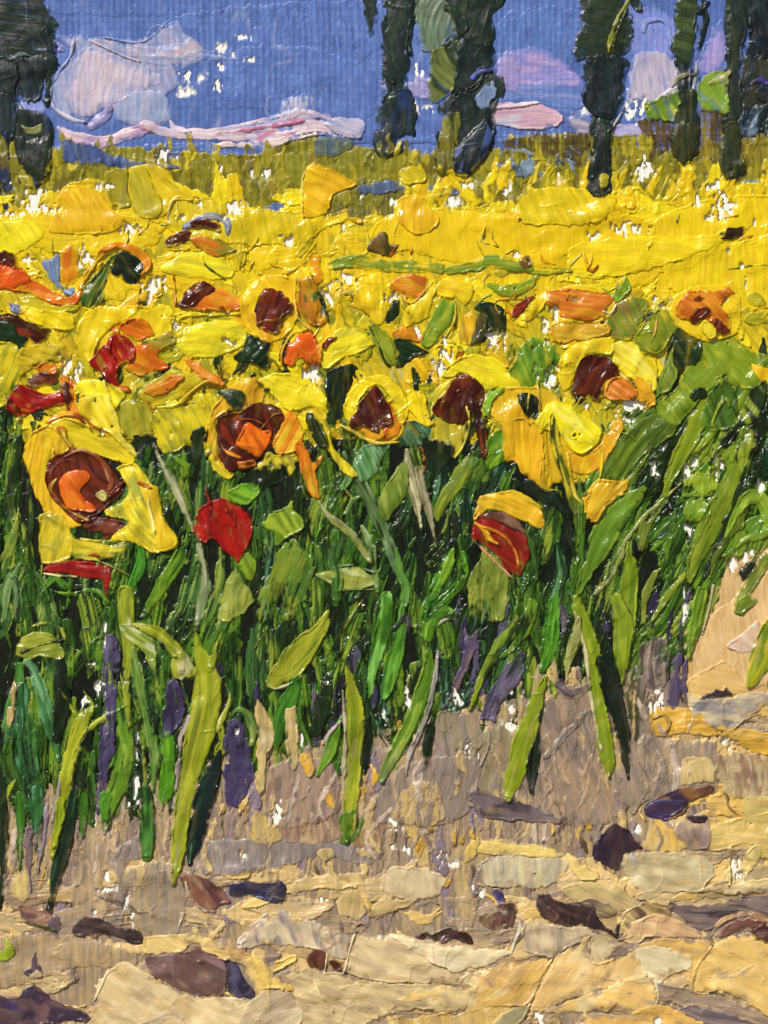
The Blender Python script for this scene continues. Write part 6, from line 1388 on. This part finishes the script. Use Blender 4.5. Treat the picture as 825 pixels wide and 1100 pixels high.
# ---------------------------------------------------------------- the canvas itself, stretched over its bars, on a wall
cw = Part('canvas', None)
bi = np.arange(0, NX); bj = np.arange(0, NY)
IX, IY = np.meshgrid(bi, bj, indexing='ij')
cv = np.stack([GX.ravel(), GY.ravel(), weave(GX, GY).ravel()], 1)
idx = np.arange(NX * NY).reshape(NX, NY)
cf = np.stack([idx[:-1, :-1].ravel(), idx[1:, :-1].ravel(), idx[1:, 1:].ravel(), idx[:-1, 1:].ravel()], 1)
cw.v = [cv]; cw.f = [cf]; cw.n = len(cv); cw.c = [np.ones((len(cv), 3)) * lin('#efece4')]; cw.t = [cv[:, :2]]
co = mesh_obj('canvas', cw, (0, 0, 0), paint_material('primed_canvas', .6, 0, .35))
co['kind'] = 'structure'
def box(name, x0, x1, y0, y1, z0, z1, mat, bev=.0):
    me = bpy.data.meshes.new(name)
    V = [(x, y, z) for x in (x0, x1) for y in (y0, y1) for z in (z0, z1)]
    F = [(0, 1, 3, 2), (4, 6, 7, 5), (0, 4, 5, 1), (2, 3, 7, 6), (0, 2, 6, 4), (1, 5, 7, 3)]
    me.from_pydata(V, [], F); me.materials.append(mat); me.update()
    o = bpy.data.objects.new(name, me); COL.objects.link(o); o['kind'] = 'structure'; return o
xa, xb = (X0 - 412.5) * U, (X0 + (NX - 1) * G - 412.5) * U
zb, zt = BASE_Z + (1100 - Y0 - (NY - 1) * G) * U, BASE_Z + (1100 - Y0) * U
ed = simple('canvas_edge', '#d9d4c6', .8, 300, .08)
e = box('canvas_side', xa - .0015, xb + .0015, .0012, .024, zb - .0015, zt + .0015, ed); e.parent = co; del e['kind']
wall = box('wall', -6, 6, .03, .2, -.2, 5, simple('plaster', '#b8b2a6', .9, 12, .05, .4))
floor = box('floor', -12, 12, -14, .028, -.1, 0, simple('paving', '#8e877a', .9, 6, .12, .5))

# ---------------------------------------------------------------- camera and light
sc = bpy.context.scene
cam = bpy.data.cameras.new('camera'); cam.sensor_fit = 'VERTICAL'; cam.sensor_height = 36
D = 2.3
cam.lens = 36 * D / 1.1
co_ = bpy.data.objects.new('camera', cam); COL.objects.link(co_)
co_.location = (0, -D, BASE_Z + .55); co_.rotation_euler = (math.radians(90), 0, 0)
cam.clip_start = .05; cam.clip_end = 500
sc.camera = co_
SUN_EL, SUN_AZ = 40.0, -31.0      # azimuth measured from the viewing side, minus = from the left
w = bpy.data.worlds.new('World'); sc.world = w; w.use_nodes = True
nt = w.node_tree; bg = nt.nodes['Background']
sk = nt.nodes.new('ShaderNodeTexSky'); sk.sky_type = 'NISHITA'; sk.sun_disc = False
sk.sun_elevation = math.radians(SUN_EL)
nt.links.new(sk.outputs[0], bg.inputs[0]); bg.inputs[1].default_value = .05
dx, dy, dz = math.sin(math.radians(SUN_AZ)) * math.cos(math.radians(SUN_EL)), -math.cos(math.radians(SUN_AZ)) * math.cos(math.radians(SUN_EL)), math.sin(math.radians(SUN_EL))
sk.sun_rotation = math.atan2(dx, dy)
sun = bpy.data.lights.new('sun', 'SUN'); sun.energy = 4.3; sun.angle = math.radians(.8); sun.color = (1, .95, .87)
so = bpy.data.objects.new('sun', sun); COL.objects.link(so)
so.rotation_euler = Vector((dx, dy, dz)).to_track_quat('Z', 'Y').to_euler()
sc.view_settings.view_transform = 'Standard'; sc.view_settings.look = 'None'; sc.view_settings.gamma = 1
sc.view_settings.exposure = -.02
sc.cycles.max_bounces = 5; sc.cycles.diffuse_bounces = 2; sc.cycles.glossy_bounces = 2
sc.cycles.use_denoising = True
